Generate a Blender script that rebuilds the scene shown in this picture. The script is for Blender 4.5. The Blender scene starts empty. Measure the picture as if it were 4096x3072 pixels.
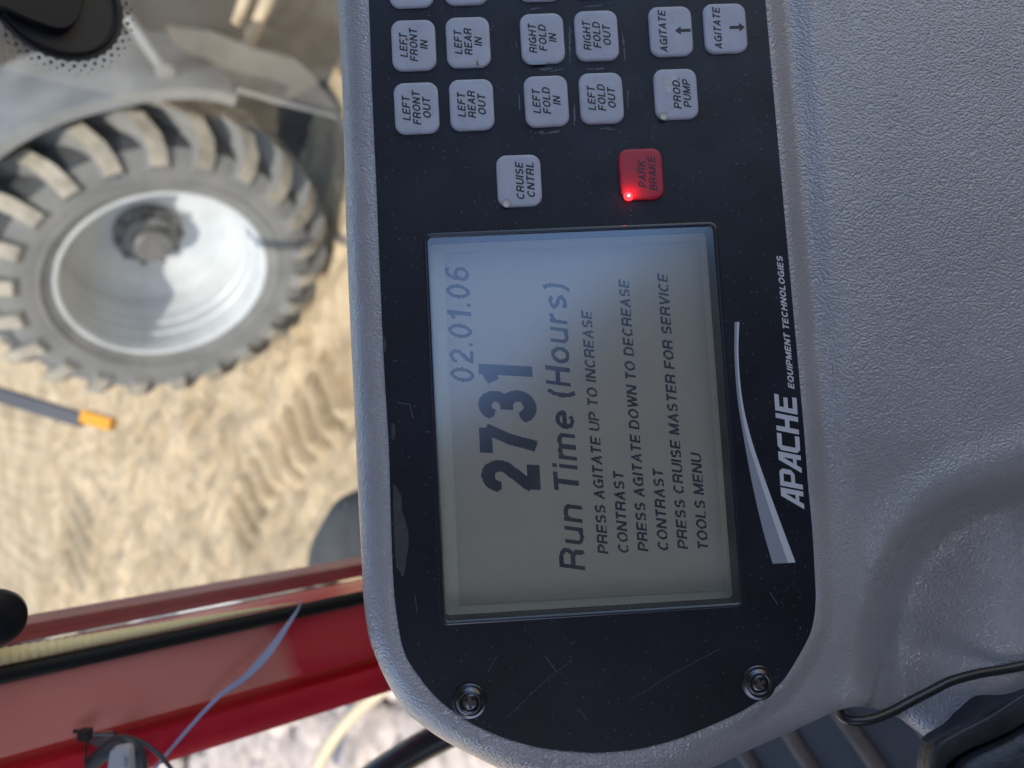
import bpy, bmesh, math, random
from mathutils import Vector, Matrix, noise
random.seed(7)
SC = bpy.context.scene
COL = SC.collection

# ------------------------------------------------------------------ camera, sky, sun, exposure
PITCH = math.radians(42.317)
CAM_Z = 2.417
FPX, CX, CY = 3077.0, 2048.0, 1536.0          # focal length and centre of the 4096 x 3072 photograph
FWD = Vector((0, math.cos(PITCH), -math.sin(PITCH)))
UPV = Vector((0, math.sin(PITCH), math.cos(PITCH)))
RGT = Vector((1, 0, 0))
EYE = Vector((0, 0, CAM_Z))

cam = bpy.data.cameras.new('camera')
cam.sensor_width = 36.0
cam.lens = FPX / 4096 * 36
cam.clip_start = 0.01
cam.clip_end = 3000
cam.dof.use_dof = True
cam.dof.focus_distance = 0.245
cam.dof.aperture_fstop = 10.0
camo = bpy.data.objects.new('camera', cam)
COL.objects.link(camo)
m3 = Matrix((-UPV, RGT, -FWD)).transposed()     # the phone was held on its side
camo.matrix_world = Matrix.Translation(EYE) @ m3.to_4x4()
SC.camera = camo

SUN_EL = math.radians(53)
SUN_H = Vector((-0.74, -0.67, 0)).normalized()
SUN_DIR = SUN_H * math.cos(SUN_EL) + Vector((0, 0, math.sin(SUN_EL)))
world = bpy.data.worlds.new('World')
SC.world = world
world.use_nodes = True
wn = world.node_tree
wn.nodes.clear()
wo = wn.nodes.new('ShaderNodeOutputWorld')
wb = wn.nodes.new('ShaderNodeBackground')
wsky = wn.nodes.new('ShaderNodeTexSky')
wsky.sky_type = 'NISHITA'
wsky.sun_disc = False
wsky.sun_elevation = SUN_EL
wsky.sun_rotation = math.atan2(SUN_DIR.x, SUN_DIR.y)
wb.inputs['Strength'].default_value = 0.15
wn.links.new(wsky.outputs[0], wb.inputs[0])
wn.links.new(wb.outputs[0], wo.inputs[0])

sl = bpy.data.lights.new('sun', 'SUN')
sl.energy = 2.7
sl.angle = math.radians(0.5)
sl.color = (1.0, 0.93, 0.82)
so = bpy.data.objects.new('sun', sl)
COL.objects.link(so)
so.rotation_euler = SUN_DIR.to_track_quat('Z', 'Y').to_euler()

SC.view_settings.view_transform = 'Standard'
SC.view_settings.look = 'None'
SC.view_settings.gamma = 1.0
SC.view_settings.use_curve_mapping = False
SC.view_settings.exposure = 1.4

# ------------------------------------------------------------------ measuring the photograph
def ray(px, py):
    x, y = (px - CX) / FPX, (py - CY) / FPX
    return -UPV * x - RGT * y + FWD
def at_depth(px, py, d):
    return EYE + ray(px, py) * d
def at_z(px, py, z):
    r = ray(px, py)
    return EYE + r * ((z - EYE.z) / r.z)
def at_y(px, py, y):
    r = ray(px, py)
    return EYE + r * (y / r.y)
def cv(v):
    return -UPV * v[0] - RGT * v[1] + FWD * v[2]

# the console's face: text runs along EA, text up is EB, EN comes out of the face
VP1, VP2 = (-29.204, -37807.7), (78170.6, -2240.8)
EA = ray(*VP1).normalized()
EN = cv((0.03630547, -0.07982372, -0.99614762)).normalized()
EB = EN.cross(EA).normalized()
FACE_D = 0.2405
FACE_O = EYE + ray(2330, 1690) * (FACE_D / -ray(2330, 1690).dot(EN))
FACE_M = Matrix.Translation(FACE_O) @ Matrix((EA, EB, EN)).transposed().to_4x4()
def F(px, py, h=0.0):
    """face coordinates (metres) of a photo point, for a surface h millimetres above the face"""
    r = ray(px, py)
    hh = h * 0.001
    t = ((FACE_O - EYE).dot(EN) + hh) / r.dot(EN)
    q = EYE + r * t - FACE_O
    return Vector((q.dot(EA), q.dot(EB), hh))

# ------------------------------------------------------------------ helpers
def link(o, parent=None):
    COL.objects.link(o)
    if parent is not None:
        o.parent = parent
    return o
def empty(name, loc=(0, 0, 0), mat=None):
    o = bpy.data.objects.new(name, None)
    if mat is not None:
        o.matrix_world = mat
    else:
        o.location = loc
    return link(o)
def tag(o, label=None, cat=None, group=None, kind=None):
    if label: o['label'] = label
    if cat: o['category'] = cat
    if group: o['group'] = group
    if kind: o['kind'] = kind
    return o
class MB:
    def __init__(s):
        s.v, s.f, s.mi = [], [], []
    def add(s, vs, fs, mi=0):
        n = len(s.v)
        s.v += [tuple(v) for v in vs]
        s.f += [tuple(i + n for i in f) for f in fs]
        s.mi += [mi] * len(fs)
    def grid(s, rows, closed_u=False, closed_v=False, mi=0):
        n, m = len(rows), len(rows[0])
        vs = [v for r in rows for v in r]
        fs = []
        for i in range(n if closed_u else n - 1):
            for j in range(m if closed_v else m - 1):
                a, b = i * m + j, i * m + (j + 1) % m
                c, d = ((i + 1) % n) * m + (j + 1) % m, ((i + 1) % n) * m + j
                fs.append((a, b, c, d))
        s.add(vs, fs, mi)
    def box(s, c, sx, sy, sz, ax=None, mi=0):
        ax = ax or (Vector((1, 0, 0)), Vector((0, 1, 0)), Vector((0, 0, 1)))
        c = Vector(c)
        vs = [c + ax[0] * (sx * i / 2) + ax[1] * (sy * j / 2) + ax[2] * (sz * k / 2)
              for i in (-1, 1) for j in (-1, 1) for k in (-1, 1)]
        s.add(vs, [(0, 1, 3, 2), (4, 6, 7, 5), (0, 4, 5, 1), (2, 3, 7, 6), (0, 2, 6, 4), (1, 5, 7, 3)], mi)
    def tube(s, pts, r, seg=12, mi=0, caps=True, rfun=None):
        pts = [Vector(p) for p in pts]
        rows = []
        up = Vector((0.31, 0.17, 0.93))
        for i, p in enumerate(pts):
            d = (pts[min(i + 1, len(pts) - 1)] - pts[max(i - 1, 0)]).normalized()
            a = up - d * up.dot(d)
            if a.length < 1e-4:
                a = Vector((1, 0, 0)) - d * d.x
            a.normalize()
            up = a
            b = d.cross(a)
            rr = rfun(i) if rfun else (r[i] if isinstance(r, (list, tuple)) else r)
            rows.append([p + a * (rr * math.cos(6.28319 * k / seg)) + b * (rr * math.sin(6.28319 * k / seg)) for k in range(seg)])
        s.grid(rows, closed_v=True, mi=mi)
        if caps:
            n = len(s.v)
            s.f.append(tuple(range(n - seg, n)))
            s.f.append(tuple(reversed(range(n - seg * len(pts), n - seg * len(pts) + seg))))
            s.mi += [mi, mi]
    def lathe(s, prof, seg=64, mi=0, fr=None):
        fr = fr or (lambda x, y, z: (x, y, z))
        rows = [[fr(r * math.cos(6.2831853 * k / seg), r * math.sin(6.2831853 * k / seg), z) for k in range(seg)] for r, z in prof]
        s.grid(rows, closed_v=True, mi=mi)
    def build(s, name, mats, parent=None, smooth=True, sharp=None, loc=None):
        me = bpy.data.meshes.new(name)
        me.from_pydata([tuple(v) for v in s.v], [], s.f)
        if not isinstance(mats, (list, tuple)):
            mats = [mats]
        for m in mats:
            me.materials.append(m)
        for p, i in zip(me.polygons, s.mi):
            p.material_index = i
            p.use_smooth = smooth
        bm = bmesh.new()
        bm.from_mesh(me)
        bmesh.ops.recalc_face_normals(bm, faces=bm.faces[:])
        if smooth and sharp is not None:
            lim = math.radians(sharp)
            for e in bm.edges:
                if len(e.link_faces) == 2 and e.calc_face_angle(0) > lim:
                    e.smooth = False
        bm.to_mesh(me)
        bm.free()
        me.update()
        o = bpy.data.objects.new(name, me)
        if loc is not None:
            o.location = loc
        return link(o, parent)
def spline(pts, n):
    """Catmull-Rom through points, n samples per span"""
    pts = [Vector(p) for p in pts]
    out = []
    for i in range(len(pts) - 1):
        p0, p1, p2, p3 = pts[max(i - 1, 0)], pts[i], pts[i + 1], pts[min(i + 2, len(pts) - 1)]
        for k in range(n):
            t = k / n
            out.append(0.5 * ((2 * p1) + (p2 - p0) * t + (2 * p0 - 5 * p1 + 4 * p2 - p3) * t * t + (3 * p1 - p0 - 3 * p2 + p3) * t ** 3))
    out.append(pts[-1])
    return out
def sstep(a, b, x):
    t = min(max((x - a) / (b - a), 0.0), 1.0)
    return t * t * (3 - 2 * t)

# ------------------------------------------------------------------ materials
class NT:
    def __init__(s, name):
        s.m = bpy.data.materials.new(name)
        s.m.use_nodes = True
        s.t = s.m.node_tree
        s.b = s.t.nodes['Principled BSDF']
        s.o = s.t.nodes['Material Output']
        s.tc = s.t.nodes.new('ShaderNodeTexCoord')
    def n(s, typ, **kw):
        x = s.t.nodes.new(typ)
        for k, v in kw.items():
            if k in x.inputs.keys() and not hasattr(x, k):
                x.inputs[k].default_value = v
            else:
                setattr(x, k, v)
        return x
    def l(s, a, b):
        s.t.links.new(a, b)
    def set(s, **kw):
        for k, v in kw.items():
            s.b.inputs[k.replace('_', ' ')].default_value = v
    def noise(s, scale, detail=4, rough=0.55, co=None, dist=0.0):
        x = s.t.nodes.new('ShaderNodeTexNoise')
        x.inputs['Scale'].default_value = scale
        x.inputs['Detail'].default_value = detail
        x.inputs['Roughness'].default_value = rough
        x.inputs['Distortion'].default_value = dist
        s.l(co or s.tc.outputs['Object'], x.inputs['Vector'])
        return x.outputs['Fac']
    def vor(s, scale, feature='F1', rand=1.0, co=None, smooth=None):
        x = s.t.nodes.new('ShaderNodeTexVoronoi')
        x.feature = feature
        x.inputs['Scale'].default_value = scale
        x.inputs['Randomness'].default_value = rand
        if smooth is not None:
            x.inputs['Smoothness'].default_value = smooth
        s.l(co or s.tc.outputs['Object'], x.inputs['Vector'])
        return x
    def ramp(s, fac, stops):
        x = s.t.nodes.new('ShaderNodeValToRGB')
        e = x.color_ramp.elements
        while len(e) < len(stops):
            e.new(0.5)
        for i, (p, c) in enumerate(stops):
            e[i].position = p
            e[i].color = (c, c, c, 1) if isinstance(c, (int, float)) else (*c, 1)
        s.l(fac, x.inputs[0])
        return x.outputs[0]
    def mix(s, fac, a, b):
        x = s.t.nodes.new('ShaderNodeMix')
        x.data_type = 'RGBA'
        for sock, v in ((x.inputs[0], fac), (x.inputs[6], a), (x.inputs[7], b)):
            if hasattr(v, 'links') or hasattr(v, 'is_linked'):
                s.l(v, sock)
            elif isinstance(v, (int, float)):
                sock.default_value = v
            else:
                sock.default_value = (*v, 1)
        return x.outputs[2]
    def math(s, op, a, b=0.0):
        x = s.t.nodes.new('ShaderNodeMath')
        x.operation = op
        for sock, v in ((x.inputs[0], a), (x.inputs[1], b)):
            if hasattr(v, 'is_linked'):
                s.l(v, sock)
            else:
                sock.default_value = v
        return x.outputs[0]
    def color(s, v):
        if hasattr(v, 'is_linked'):
            s.l(v, s.b.inputs['Base Color'])
        else:
            s.b.inputs['Base Color'].default_value = (*v, 1)
    def bump(s, h, strength, dist, prev=None):
        x = s.t.nodes.new('ShaderNodeBump')
        x.inputs['Strength'].default_value = strength
        x.inputs['Distance'].default_value = dist
        s.l(h, x.inputs['Height'])
        if prev is not None:
            s.l(prev, x.inputs['Normal'])
        s.l(x.outputs[0], s.b.inputs['Normal'])
        return x.outputs[0]
    def speck(s, scale, size, keep):
        """random sparse dust specks, 0..1"""
        v = s.vor(scale)
        near = s.math('LESS_THAN', v.outputs['Distance'], size)
        sep = s.t.nodes.new('ShaderNodeSeparateColor')
        s.l(v.outputs['Color'], sep.inputs[0])
        pick = s.math('GREATER_THAN', sep.outputs[0], keep)
        return s.math('MULTIPLY', near, pick)

def plain(name, col, rough=0.5, metal=0.0, var=0.0, scale=8.0, bump=0.0, bscale=60.0, bdist=0.002, spec=0.5):
    t = NT(name)
    if var:
        f = t.noise(scale, 6)
        lo = tuple(c * (1 - var) for c in col)
        hi = tuple(min(1, c * (1 + var)) for c in col)
        t.color(t.ramp(f, [(0.3, lo), (0.7, hi)]))
    else:
        t.color(col)
    t.set(Roughness=rough, Metallic=metal)
    t.b.inputs['Specular IOR Level'].default_value = spec
    if bump:
        t.bump(t.noise(bscale, 5), bump, bdist)
    return t.m

def m_vinyl():
    t = NT('grained_grey_plastic')
    big = t.noise(14, 5)
    fine = t.noise(160, 4)
    c = t.mix(t.ramp(big, [(0.35, 0.0), (0.7, 1.0)]), (0.305, 0.291, 0.308), (0.38, 0.364, 0.382))
    c = t.mix(t.math('MULTIPLY', t.ramp(fine, [(0.62, 0.0), (0.75, 1.0)]), 0.18), c, (0.15, 0.14, 0.14))
    c = t.mix(t.math('MULTIPLY', t.speck(520, 0.10, 0.95), 0.4), c, (0.06, 0.05, 0.045))
    t.color(c)
    t.l(t.ramp(t.noise(22, 4), [(0.3, 0.17), (0.75, 0.31)]), t.b.inputs['Roughness'])
    t.b.inputs['Specular IOR Level'].default_value = 0.9
    # leather grain: small cells, drawn out and broken up
    mp = t.n('ShaderNodeMapping')
    mp.inputs['Scale'].default_value = (1.0, 0.85, 1.0)
    mp.inputs['Rotation'].default_value = (0, 0, 0.5)
    wob = t.t.nodes.new('ShaderNodeTexNoise')
    wob.inputs['Scale'].default_value = 230
    wob.inputs['Detail'].default_value = 3
    t.l(t.tc.outputs['Object'], wob.inputs['Vector'])
    ad = t.n('ShaderNodeMixRGB', blend_type='ADD')
    ad.inputs[0].default_value = 0.0013
    t.l(t.tc.outputs['Object'], ad.inputs[1])
    t.l(wob.outputs['Color'], ad.inputs[2])
    t.l(ad.outputs[0], mp.inputs['Vector'])
    v = t.vor(1280, 'SMOOTH_F1', 1.0, mp.outputs[0], 0.35).outputs['Distance']
    n1 = t.noise(330, 3)
    h = t.math('SUBTRACT', t.math('MULTIPLY', n1, 0.45), t.math('MULTIPLY', v, 1.0))
    h = t.math('MULTIPLY', h, t.ramp(t.noise(26, 4), [(0.3, 0.75), (0.7, 1.1)]))
    t.bump(h, 0.5, 0.0007)
    return t.m

def m_face():
    t = NT('dark_overlay')
    worn = t.ramp(t.noise(30, 6, 0.6), [(0.42, 0.0), (0.75, 1.0)])
    c = t.mix(worn, (0.0042, 0.0045, 0.0105), (0.0100, 0.0112, 0.0235))
    c = t.mix(t.math('MULTIPLY', t.speck(640, 0.09, 0.94), 0.5), c, (0.42, 0.42, 0.45))
    c = t.mix(t.math('MULTIPLY', t.speck(900, 0.2, 0.9), 0.25), c, (0.3, 0.3, 0.33))
    t.color(c)
    r = t.ramp(t.noise(55, 5), [(0.3, 0.40), (0.7, 0.55)])
    t.l(r, t.b.inputs['Roughness'])
    t.b.inputs['Specular IOR Level'].default_value = 0.34
    t.bump(t.noise(900, 3), 0.10, 0.0002)
    return t.m

def m_button(col, dirt):
    t = NT('button_rubber')
    oi = t.n('ShaderNodeObjectInfo')
    ad = t.n('ShaderNodeVectorMath', operation='ADD')
    cm = t.n('ShaderNodeCombineXYZ')
    for i_ in range(3): t.l(oi.outputs['Random'], cm.inputs[i_])
    t.l(t.tc.outputs['Object'], ad.inputs[0])
    t.l(cm.outputs[0], ad.inputs[1])
    co = ad.outputs[0]
    f = t.noise(120, 7, 0.65, co)
    g2 = t.noise(420, 5, 0.7, co)
    c = t.mix(t.ramp(f, [(0.35, 0.0), (0.75, 1.0)]), col, tuple(x * 0.80 for x in col))
    c = t.mix(t.math('MULTIPLY', t.ramp(g2, [(0.6, 0.0), (0.72, 1.0)]), 0.35), c, tuple(x * 0.55 for x in col))
    c = t.mix(t.math('MULTIPLY', t.speck(380, 0.17, 0.95), 0.6), c, dirt)
    t.color(c)
    t.set(Roughness=0.48)
    t.bump(t.noise(700, 3), 0.12, 0.0002)
    return t.m

def m_lcd(col, name):
    t = NT(name)
    f = t.noise(35, 5)
    c = t.mix(f, tuple(x * 0.9 for x in col), tuple(x * 1.08 for x in col))
    t.color(c)
    t.set(Roughness=0.6)
    return t.m

def m_glass(name, tint, refl, rough, dust, sscale, coat=(1, 1, 1)):
    """thin pane: lets light straight through, mirrors a part of it, and carries dust"""
    t = NT(name)
    tr = t.n('ShaderNodeBsdfTransparent')
    tr.inputs[0].default_value = (*tint, 1)
    gl = t.n('ShaderNodeBsdfGlossy')
    gl.inputs['Roughness'].default_value = rough
    gl.inputs['Color'].default_value = (*coat, 1)
    lw = t.n('ShaderNodeFresnel')
    lw.inputs['IOR'].default_value = 1.5
    k = t.math('MULTIPLY', lw.outputs[0], refl)
    k = t.math('MINIMUM', k, 1.0)
    mx = t.n('ShaderNodeMixShader')
    t.l(k, mx.inputs[0])
    t.l(tr.outputs[0], mx.inputs[1])
    t.l(gl.outputs[0], mx.inputs[2])
    df = t.n('ShaderNodeBsdfDiffuse')
    df.inputs[0].default_value = (0.62, 0.61, 0.58, 1)
    smear = t.ramp(t.noise(sscale, 6, 0.65), [(0.45, 0.0), (0.85, 1.0)])
    a = t.math('ADD', t.math('MULTIPLY', smear, dust), t.math('MULTIPLY', t.speck(sscale * 9, 0.12, 0.93), 0.5))
    mx2 = t.n('ShaderNodeMixShader')
    t.l(a, mx2.inputs[0])
    t.l(mx.outputs[0], mx2.inputs[1])
    t.l(df.outputs[0], mx2.inputs[2])
    t.l(mx2.outputs[0], t.o.inputs['Surface'])
    return t.m

def m_emit(name, col, s):
    t = NT(name)
    t.color(tuple(c * 0.4 for c in col))
    t.b.inputs['Emission Color'].default_value = (*col, 1)
    t.b.inputs['Emission Strength'].default_value = s
    t.set(Roughness=0.3)
    return t.m

M = {}
M['vinyl'] = m_vinyl()
M['face'] = m_face()
M['btn'] = m_button((0.42, 0.43, 0.51), (0.16, 0.13, 0.10))
M['btn_red'] = m_button((0.42, 0.012, 0.03), (0.2, 0.01, 0.01))
M['ink'] = plain('black_print', (0.018, 0.018, 0.022), 0.55)
M['ink_red'] = plain('dark_print_on_red', (0.05, 0.012, 0.03), 0.55)
M['lens'] = plain('cream_lens', (0.55, 0.50, 0.42), 0.25)
M['led'] = m_emit('red_led_glow', (1.0, 0.015, 0.02), 2.6)
M['led_core'] = m_emit('red_led_core', (1.0, 0.22, 0.12), 14.0)
M['lcd'] = m_lcd((0.46, 0.40, 0.315), 'lcd_field')
M['lcd_rim'] = m_lcd((0.58, 0.52, 0.38), 'lcd_rim')
M['lcd_ink'] = plain('lcd_pixels', (0.016, 0.012, 0.032), 0.6)
M['well'] = plain('window_well', (0.012, 0.013, 0.022), 0.4)
M['lip'] = plain('window_lip', (0.02, 0.021, 0.032), 0.15)
M['lcd_glass'] = m_glass('display_glass', (0.97, 0.97, 0.97), 3.9, 0.18, 0.09, 60, (0.72, 0.86, 1.0))
M['logo_white'] = plain('logo_white', (0.52, 0.52, 0.57), 0.45)
M['logo_grey'] = plain('logo_grey', (0.26, 0.27, 0.33), 0.45)
M['scuff'] = plain('scuff', (0.040, 0.036, 0.048), 0.5, var=0.25, scale=300)
M['scratch'] = plain('scratch', (0.085, 0.087, 0.115), 0.5)
M['screw'] = plain('blackened_steel', (0.10, 0.10, 0.115), 0.2, metal=0.9)
M['recess'] = plain('screw_recess', (0.06, 0.045, 0.035), 0.5, var=0.4, scale=400)
M['stain'] = plain('brown_stain', (0.20, 0.14, 0.07), 0.6)
M['teal'] = plain('teal_paint_smear', (0.25, 0.36, 0.40), 0.5)
M['cable'] = plain('black_cable_sheath', (0.016, 0.016, 0.02), 0.32, bump=0.1, bscale=500)
M['cover'] = plain('black_vinyl', (0.036, 0.036, 0.046), 0.36, var=0.4, scale=60, bump=0.35, bscale=260, bdist=0.0015)

# ------------------------------------------------------------------ ground
WN = cv((0.49458419, 0.67845431, -0.54321841)).normalized()
WC = EYE + cv((-3.50707, -1.07743395, 7.81482716)) * 0.55
WT = Vector((0, 0, 1)).cross(WN)
if WT.x < 0: WT = -WT
WUP = WN.cross(WT)
WM = Matrix.Translation(WC) @ Matrix((WT, WUP, WN)).transposed().to_4x4()
def wheel_pt(px, py, k):
    """wheel coordinates (along, up) of a photo point on the plane k in front of the rim edge"""
    r = ray(px, py)
    o = WC + WN * k
    q = EYE + r * ((o - EYE).dot(WN) / r.dot(WN)) - o
    return q.dot(WT), q.dot(WUP)

def m_ground():
    t = NT('dry_soil')
    a = t.noise(1.3, 6, 0.6)
    b = t.noise(14, 6, 0.65)
    c = t.mix(t.ramp(a, [(0.35, 0.0), (0.65, 1.0)]), (0.33, 0.24, 0.135), (0.52, 0.395, 0.245))
    c = t.mix(t.ramp(b, [(0.48, 0.0), (0.75, 0.55)]), c, (0.68, 0.56, 0.40))
    t.color(c)
    t.set(Roughness=0.9)
    t.b.inputs['Specular IOR Level'].default_value = 0.2
    p = t.bump(t.noise(9, 8, 0.7), 0.55, 0.06)
    t.bump(t.noise(55, 5, 0.6), 0.6, 0.012, p)
    return t.m
def axis(lo, hi, step, far):
    v = [lo + i * step for i in range(int((hi - lo) / step) + 1)]
    g, x = [], hi
    s = step
    while x < far:
        s *= 1.6
        x += s
        g.append(x)
    g2, x, s = [], lo, step
    while x > -far:
        s *= 1.6
        x -= s
        g2.append(x)
    return list(reversed(g2)) + v + g
def tread(a, b, c, pitch_px):
    """one tyre print: the ends of a bar, a point where the print ends, spacing of the bars"""
    A, B, C = at_z(*a, 0), at_z(*b, 0), at_z(*c, 0)
    bd = (B - A).normalized()
    d = Vector((-bd.y, bd.x, 0))
    m = (A + B) / 2
    if (C - m).dot(d) < 0: d = -d
    pitch = abs((at_z(a[0] + pitch_px, a[1], 0) - A).dot(d))
    return m, bd, d, (B - A).length / 2, (C - m).dot(d), pitch
TRS = [tread((1085, 1719), (1153, 1949), (1440, 1880), 62), tread((250, 2230), (330, 2420), (480, 2330), 44), tread((900, 2060), (960, 2230), (1200, 2150), 52)]
def track(x, y, tr):
    m, bd, d, hw, L, pitch = tr
    q = Vector((x, y, 0)) - m
    u, w = q.dot(d), q.dot(bd)
    e = sstep(-0.12, 0.08, u) * (1 - sstep(L - 0.08, L + 0.25, u)) * (1 - sstep(hw * 0.75, hw * 1.25, abs(w)))
    return e, math.sin(6.2832 * u / pitch)
def ground_h(x, y):
    p = Vector((x, y, 0))
    h = 0.04 * noise.noise(p * 1.1) + 0.05 * noise.noise(p * 3.1) + 0.05 * noise.noise(p * 6.5) + 0.024 * abs(noise.noise(p * 14)) + 0.010 * noise.noise(p * 26)
    for k, tr in zip((0.085, 0.05, 0.06), TRS):
        e, bars = track(x, y, tr)
        h = h * (1 - 0.75 * e) + k * e * bars
    return h - 0.03
xs = axis(-3.6, 2.8, 0.028, 1500)
ys = axis(1.4, 12.0, 0.032, 1500)
g = MB()
g.grid([[(x, y, ground_h(x, y) if abs(x) < 30 and abs(y) < 30 else 0) for x in xs] for y in ys])
go = g.build('ground', m_ground())
tag(go, 'dry tan soil with tyre tread prints in the sun', 'ground', kind='structure')

# ------------------------------------------------------------------ cab shell around the operator (roof shades the console), with added light blockers
M['headliner'] = plain('grey_headliner', (0.22, 0.22, 0.225), 0.9, var=0.1)
M['redpaint'] = None
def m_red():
    t = NT('red_paint_reflection')
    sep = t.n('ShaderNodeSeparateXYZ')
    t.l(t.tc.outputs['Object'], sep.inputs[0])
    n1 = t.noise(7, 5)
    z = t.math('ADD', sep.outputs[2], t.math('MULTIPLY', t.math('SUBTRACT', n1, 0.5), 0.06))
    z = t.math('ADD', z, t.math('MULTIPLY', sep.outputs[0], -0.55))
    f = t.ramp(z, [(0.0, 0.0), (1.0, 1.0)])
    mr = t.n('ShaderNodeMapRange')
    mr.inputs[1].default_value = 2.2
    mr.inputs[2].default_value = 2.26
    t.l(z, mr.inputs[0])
    reflect_n = t.ramp(t.noise(30, 6), [(0.2, 0.75), (0.8, 1.0)])
    k = t.math('MULTIPLY', mr.outputs[0], reflect_n)
    t.color(t.mix(t.math('MULTIPLY', k, 0.72), (0.64, 0.022, 0.042), (0.80, 0.35, 0.26)))  # pale mix on the upper face is a painted reflection of sunlit ground
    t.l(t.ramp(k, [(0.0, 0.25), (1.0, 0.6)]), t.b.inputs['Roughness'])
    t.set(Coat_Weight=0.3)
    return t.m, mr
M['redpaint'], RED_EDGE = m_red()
M['maroon'] = plain('dull_red_frame', (0.36, 0.11, 0.105), 0.4, var=0.15)
M['rubber'] = plain('black_rubber', (0.008, 0.008, 0.009), 0.55, spec=0.25)
M['gold_reflection'] = plain('ribbed_reflection', (0.88, 0.70, 0.36), 0.4)  # gold tapered strip stands in for ground reflected along the seal

M['seat'] = plain('dark_blocker_fabric', (0.085, 0.09, 0.085), 0.9, var=0.25, scale=20)
roof = MB()
roof.box((-0.15, -0.03, CAM_Z + 0.68), 2.2, 1.0, 0.06)
tag(roof.build('cab_roof', M['headliner'], smooth=False), 'grey padded cab roof panel over the console', 'roof')
rw = MB()
rw.box((-0.3, -1.02, CAM_Z - 0.6), 1.9, 0.05, 1.4)
tag(rw.build('door_wall', M['headliner'], smooth=False), 'grey lower door wall of the cab behind the seat', 'wall')
lw_ = MB()
lw_.box((-0.82, -0.25, CAM_Z - 0.49), 0.05, 1.1, 1.42)
tag(lw_.build('side_blocker', M['seat'], smooth=False), 'unseen dark panel added at the cab side to block light', 'panel')  # unseen panel added to cut side light on the console
def soft_slab(name, ring, y0, y1, mat, parent):
    """a padded slab: outline in x, z, rounded over front and back"""
    r = spline([Vector((x, 0, z)) for x, z in ring] + [Vector((ring[0][0], 0, ring[0][1]))], 6)[:-1]
    c = sum(r, Vector()) / len(r)
    b = MB()
    rows = []
    for k in range(9):
        a = math.pi * k / 8
        sc = 0.93 + 0.07 * math.sin(a)
        y = (y0 + y1) / 2 - (y1 - y0) / 2 * math.cos(a)
        rows.append([Vector(((v.x - c.x) * sc + c.x, y, (v.z - c.z) * sc + c.z)) - parent.location for v in r])
    b.grid(rows, closed_v=True)
    n = len(r)
    b.f.append(tuple(range(n))); b.mi.append(0)
    b.f.append(tuple(range(len(b.v) - n, len(b.v)))); b.mi.append(0)
    return b.build(name, mat, parent)
seat = empty('seat_blocker', (-0.1, -0.35, CAM_Z - 1.2))
tag(seat, 'unseen dark seat with high back shaped to block the sky reflection', 'seat')  # unseen; back outline cuts sky from the display reflection, cushion darkens the surroundings
zc_ = CAM_Z
soft_slab('blocker_backrest', [(-0.48, zc_ - 0.7), (0.34, zc_ - 0.7), (0.36, zc_ - 0.1), (0.30, zc_ + 0.10), (0.245, zc_ + 0.23), (0.17, zc_ + 0.34), (0.11, zc_ + 0.47), (0.06, zc_ + 0.60), (-0.05, zc_ + 0.70), (-0.3, zc_ + 0.70), (-0.42, zc_ + 0.55), (-0.48, zc_ + 0.2)], -0.62, -0.49, M['seat'], seat)
cu_ = MB()
cu_.box((-0.1, -0.26, CAM_Z - 0.60), 0.62, 0.46, 0.14)
cu_.v = [tuple(Vector(v) - seat.location) for v in cu_.v]
cu_.build('blocker_cushion', M['seat'], seat, smooth=False)
pd_ = MB()
pd_.box((-0.1, -0.26, CAM_Z - 0.95), 0.3, 0.3, 0.5)
pd_.v = [tuple(Vector(v) - seat.location) for v in pd_.v]
pd_.build('blocker_pedestal', M['headliner'], seat, smooth=False)

# ------------------------------------------------------------------ red pillar, seen from the seat
def ratio(px, py):
    r = ray(px, py)
    return r.x / r.y
PZ0, PZ1 = 0.75, CAM_Z + 0.64
pil = empty('cab_pillar', (ratio(1453, 2500) * 0.42, 0.42, PZ0))
tag(pil, 'red painted cab pillar with black rubber seal and a pale reflection painted on its upper part', 'pillar')
def column(name, plan, mat, sharp=35, parent=pil):
    b = MB()
    n = int((PZ1 - PZ0) / 0.05)
    off = parent.location
    rows = [[Vector((x, y, PZ0 + (PZ1 - PZ0) * i / n)) - off for x, y in plan] for i in range(n + 1)]
    b.grid(rows, closed_v=True)
    return b.build(name, mat, parent, sharp=sharp)
def tub(name, cx_, cy_, r, mat, rib=0.0):
    b = MB()
    off = pil.location
    n = 1100 if rib else 40
    pts = [Vector((cx_, cy_, PZ0 + (PZ1 - PZ0) * i / n)) - off for i in range(n + 1)]
    b.tube(pts, r, 12, rfun=(lambda i: r + (rib if i % 4 < 2 else 0.0)))
    return b.build(name, mat, pil)
r_m0, r_m1 = ratio(1444, 2256), ratio(1448, 2352)
r_s0, r_s1 = ratio(1448, 2356), ratio(1453, 2408)
r_c0, r_c1 = ratio(1502, 2612), ratio(1502, 2650)
r_e = ratio(1565, 2752)
YC = 0.42
Q = YC / 0.8
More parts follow.
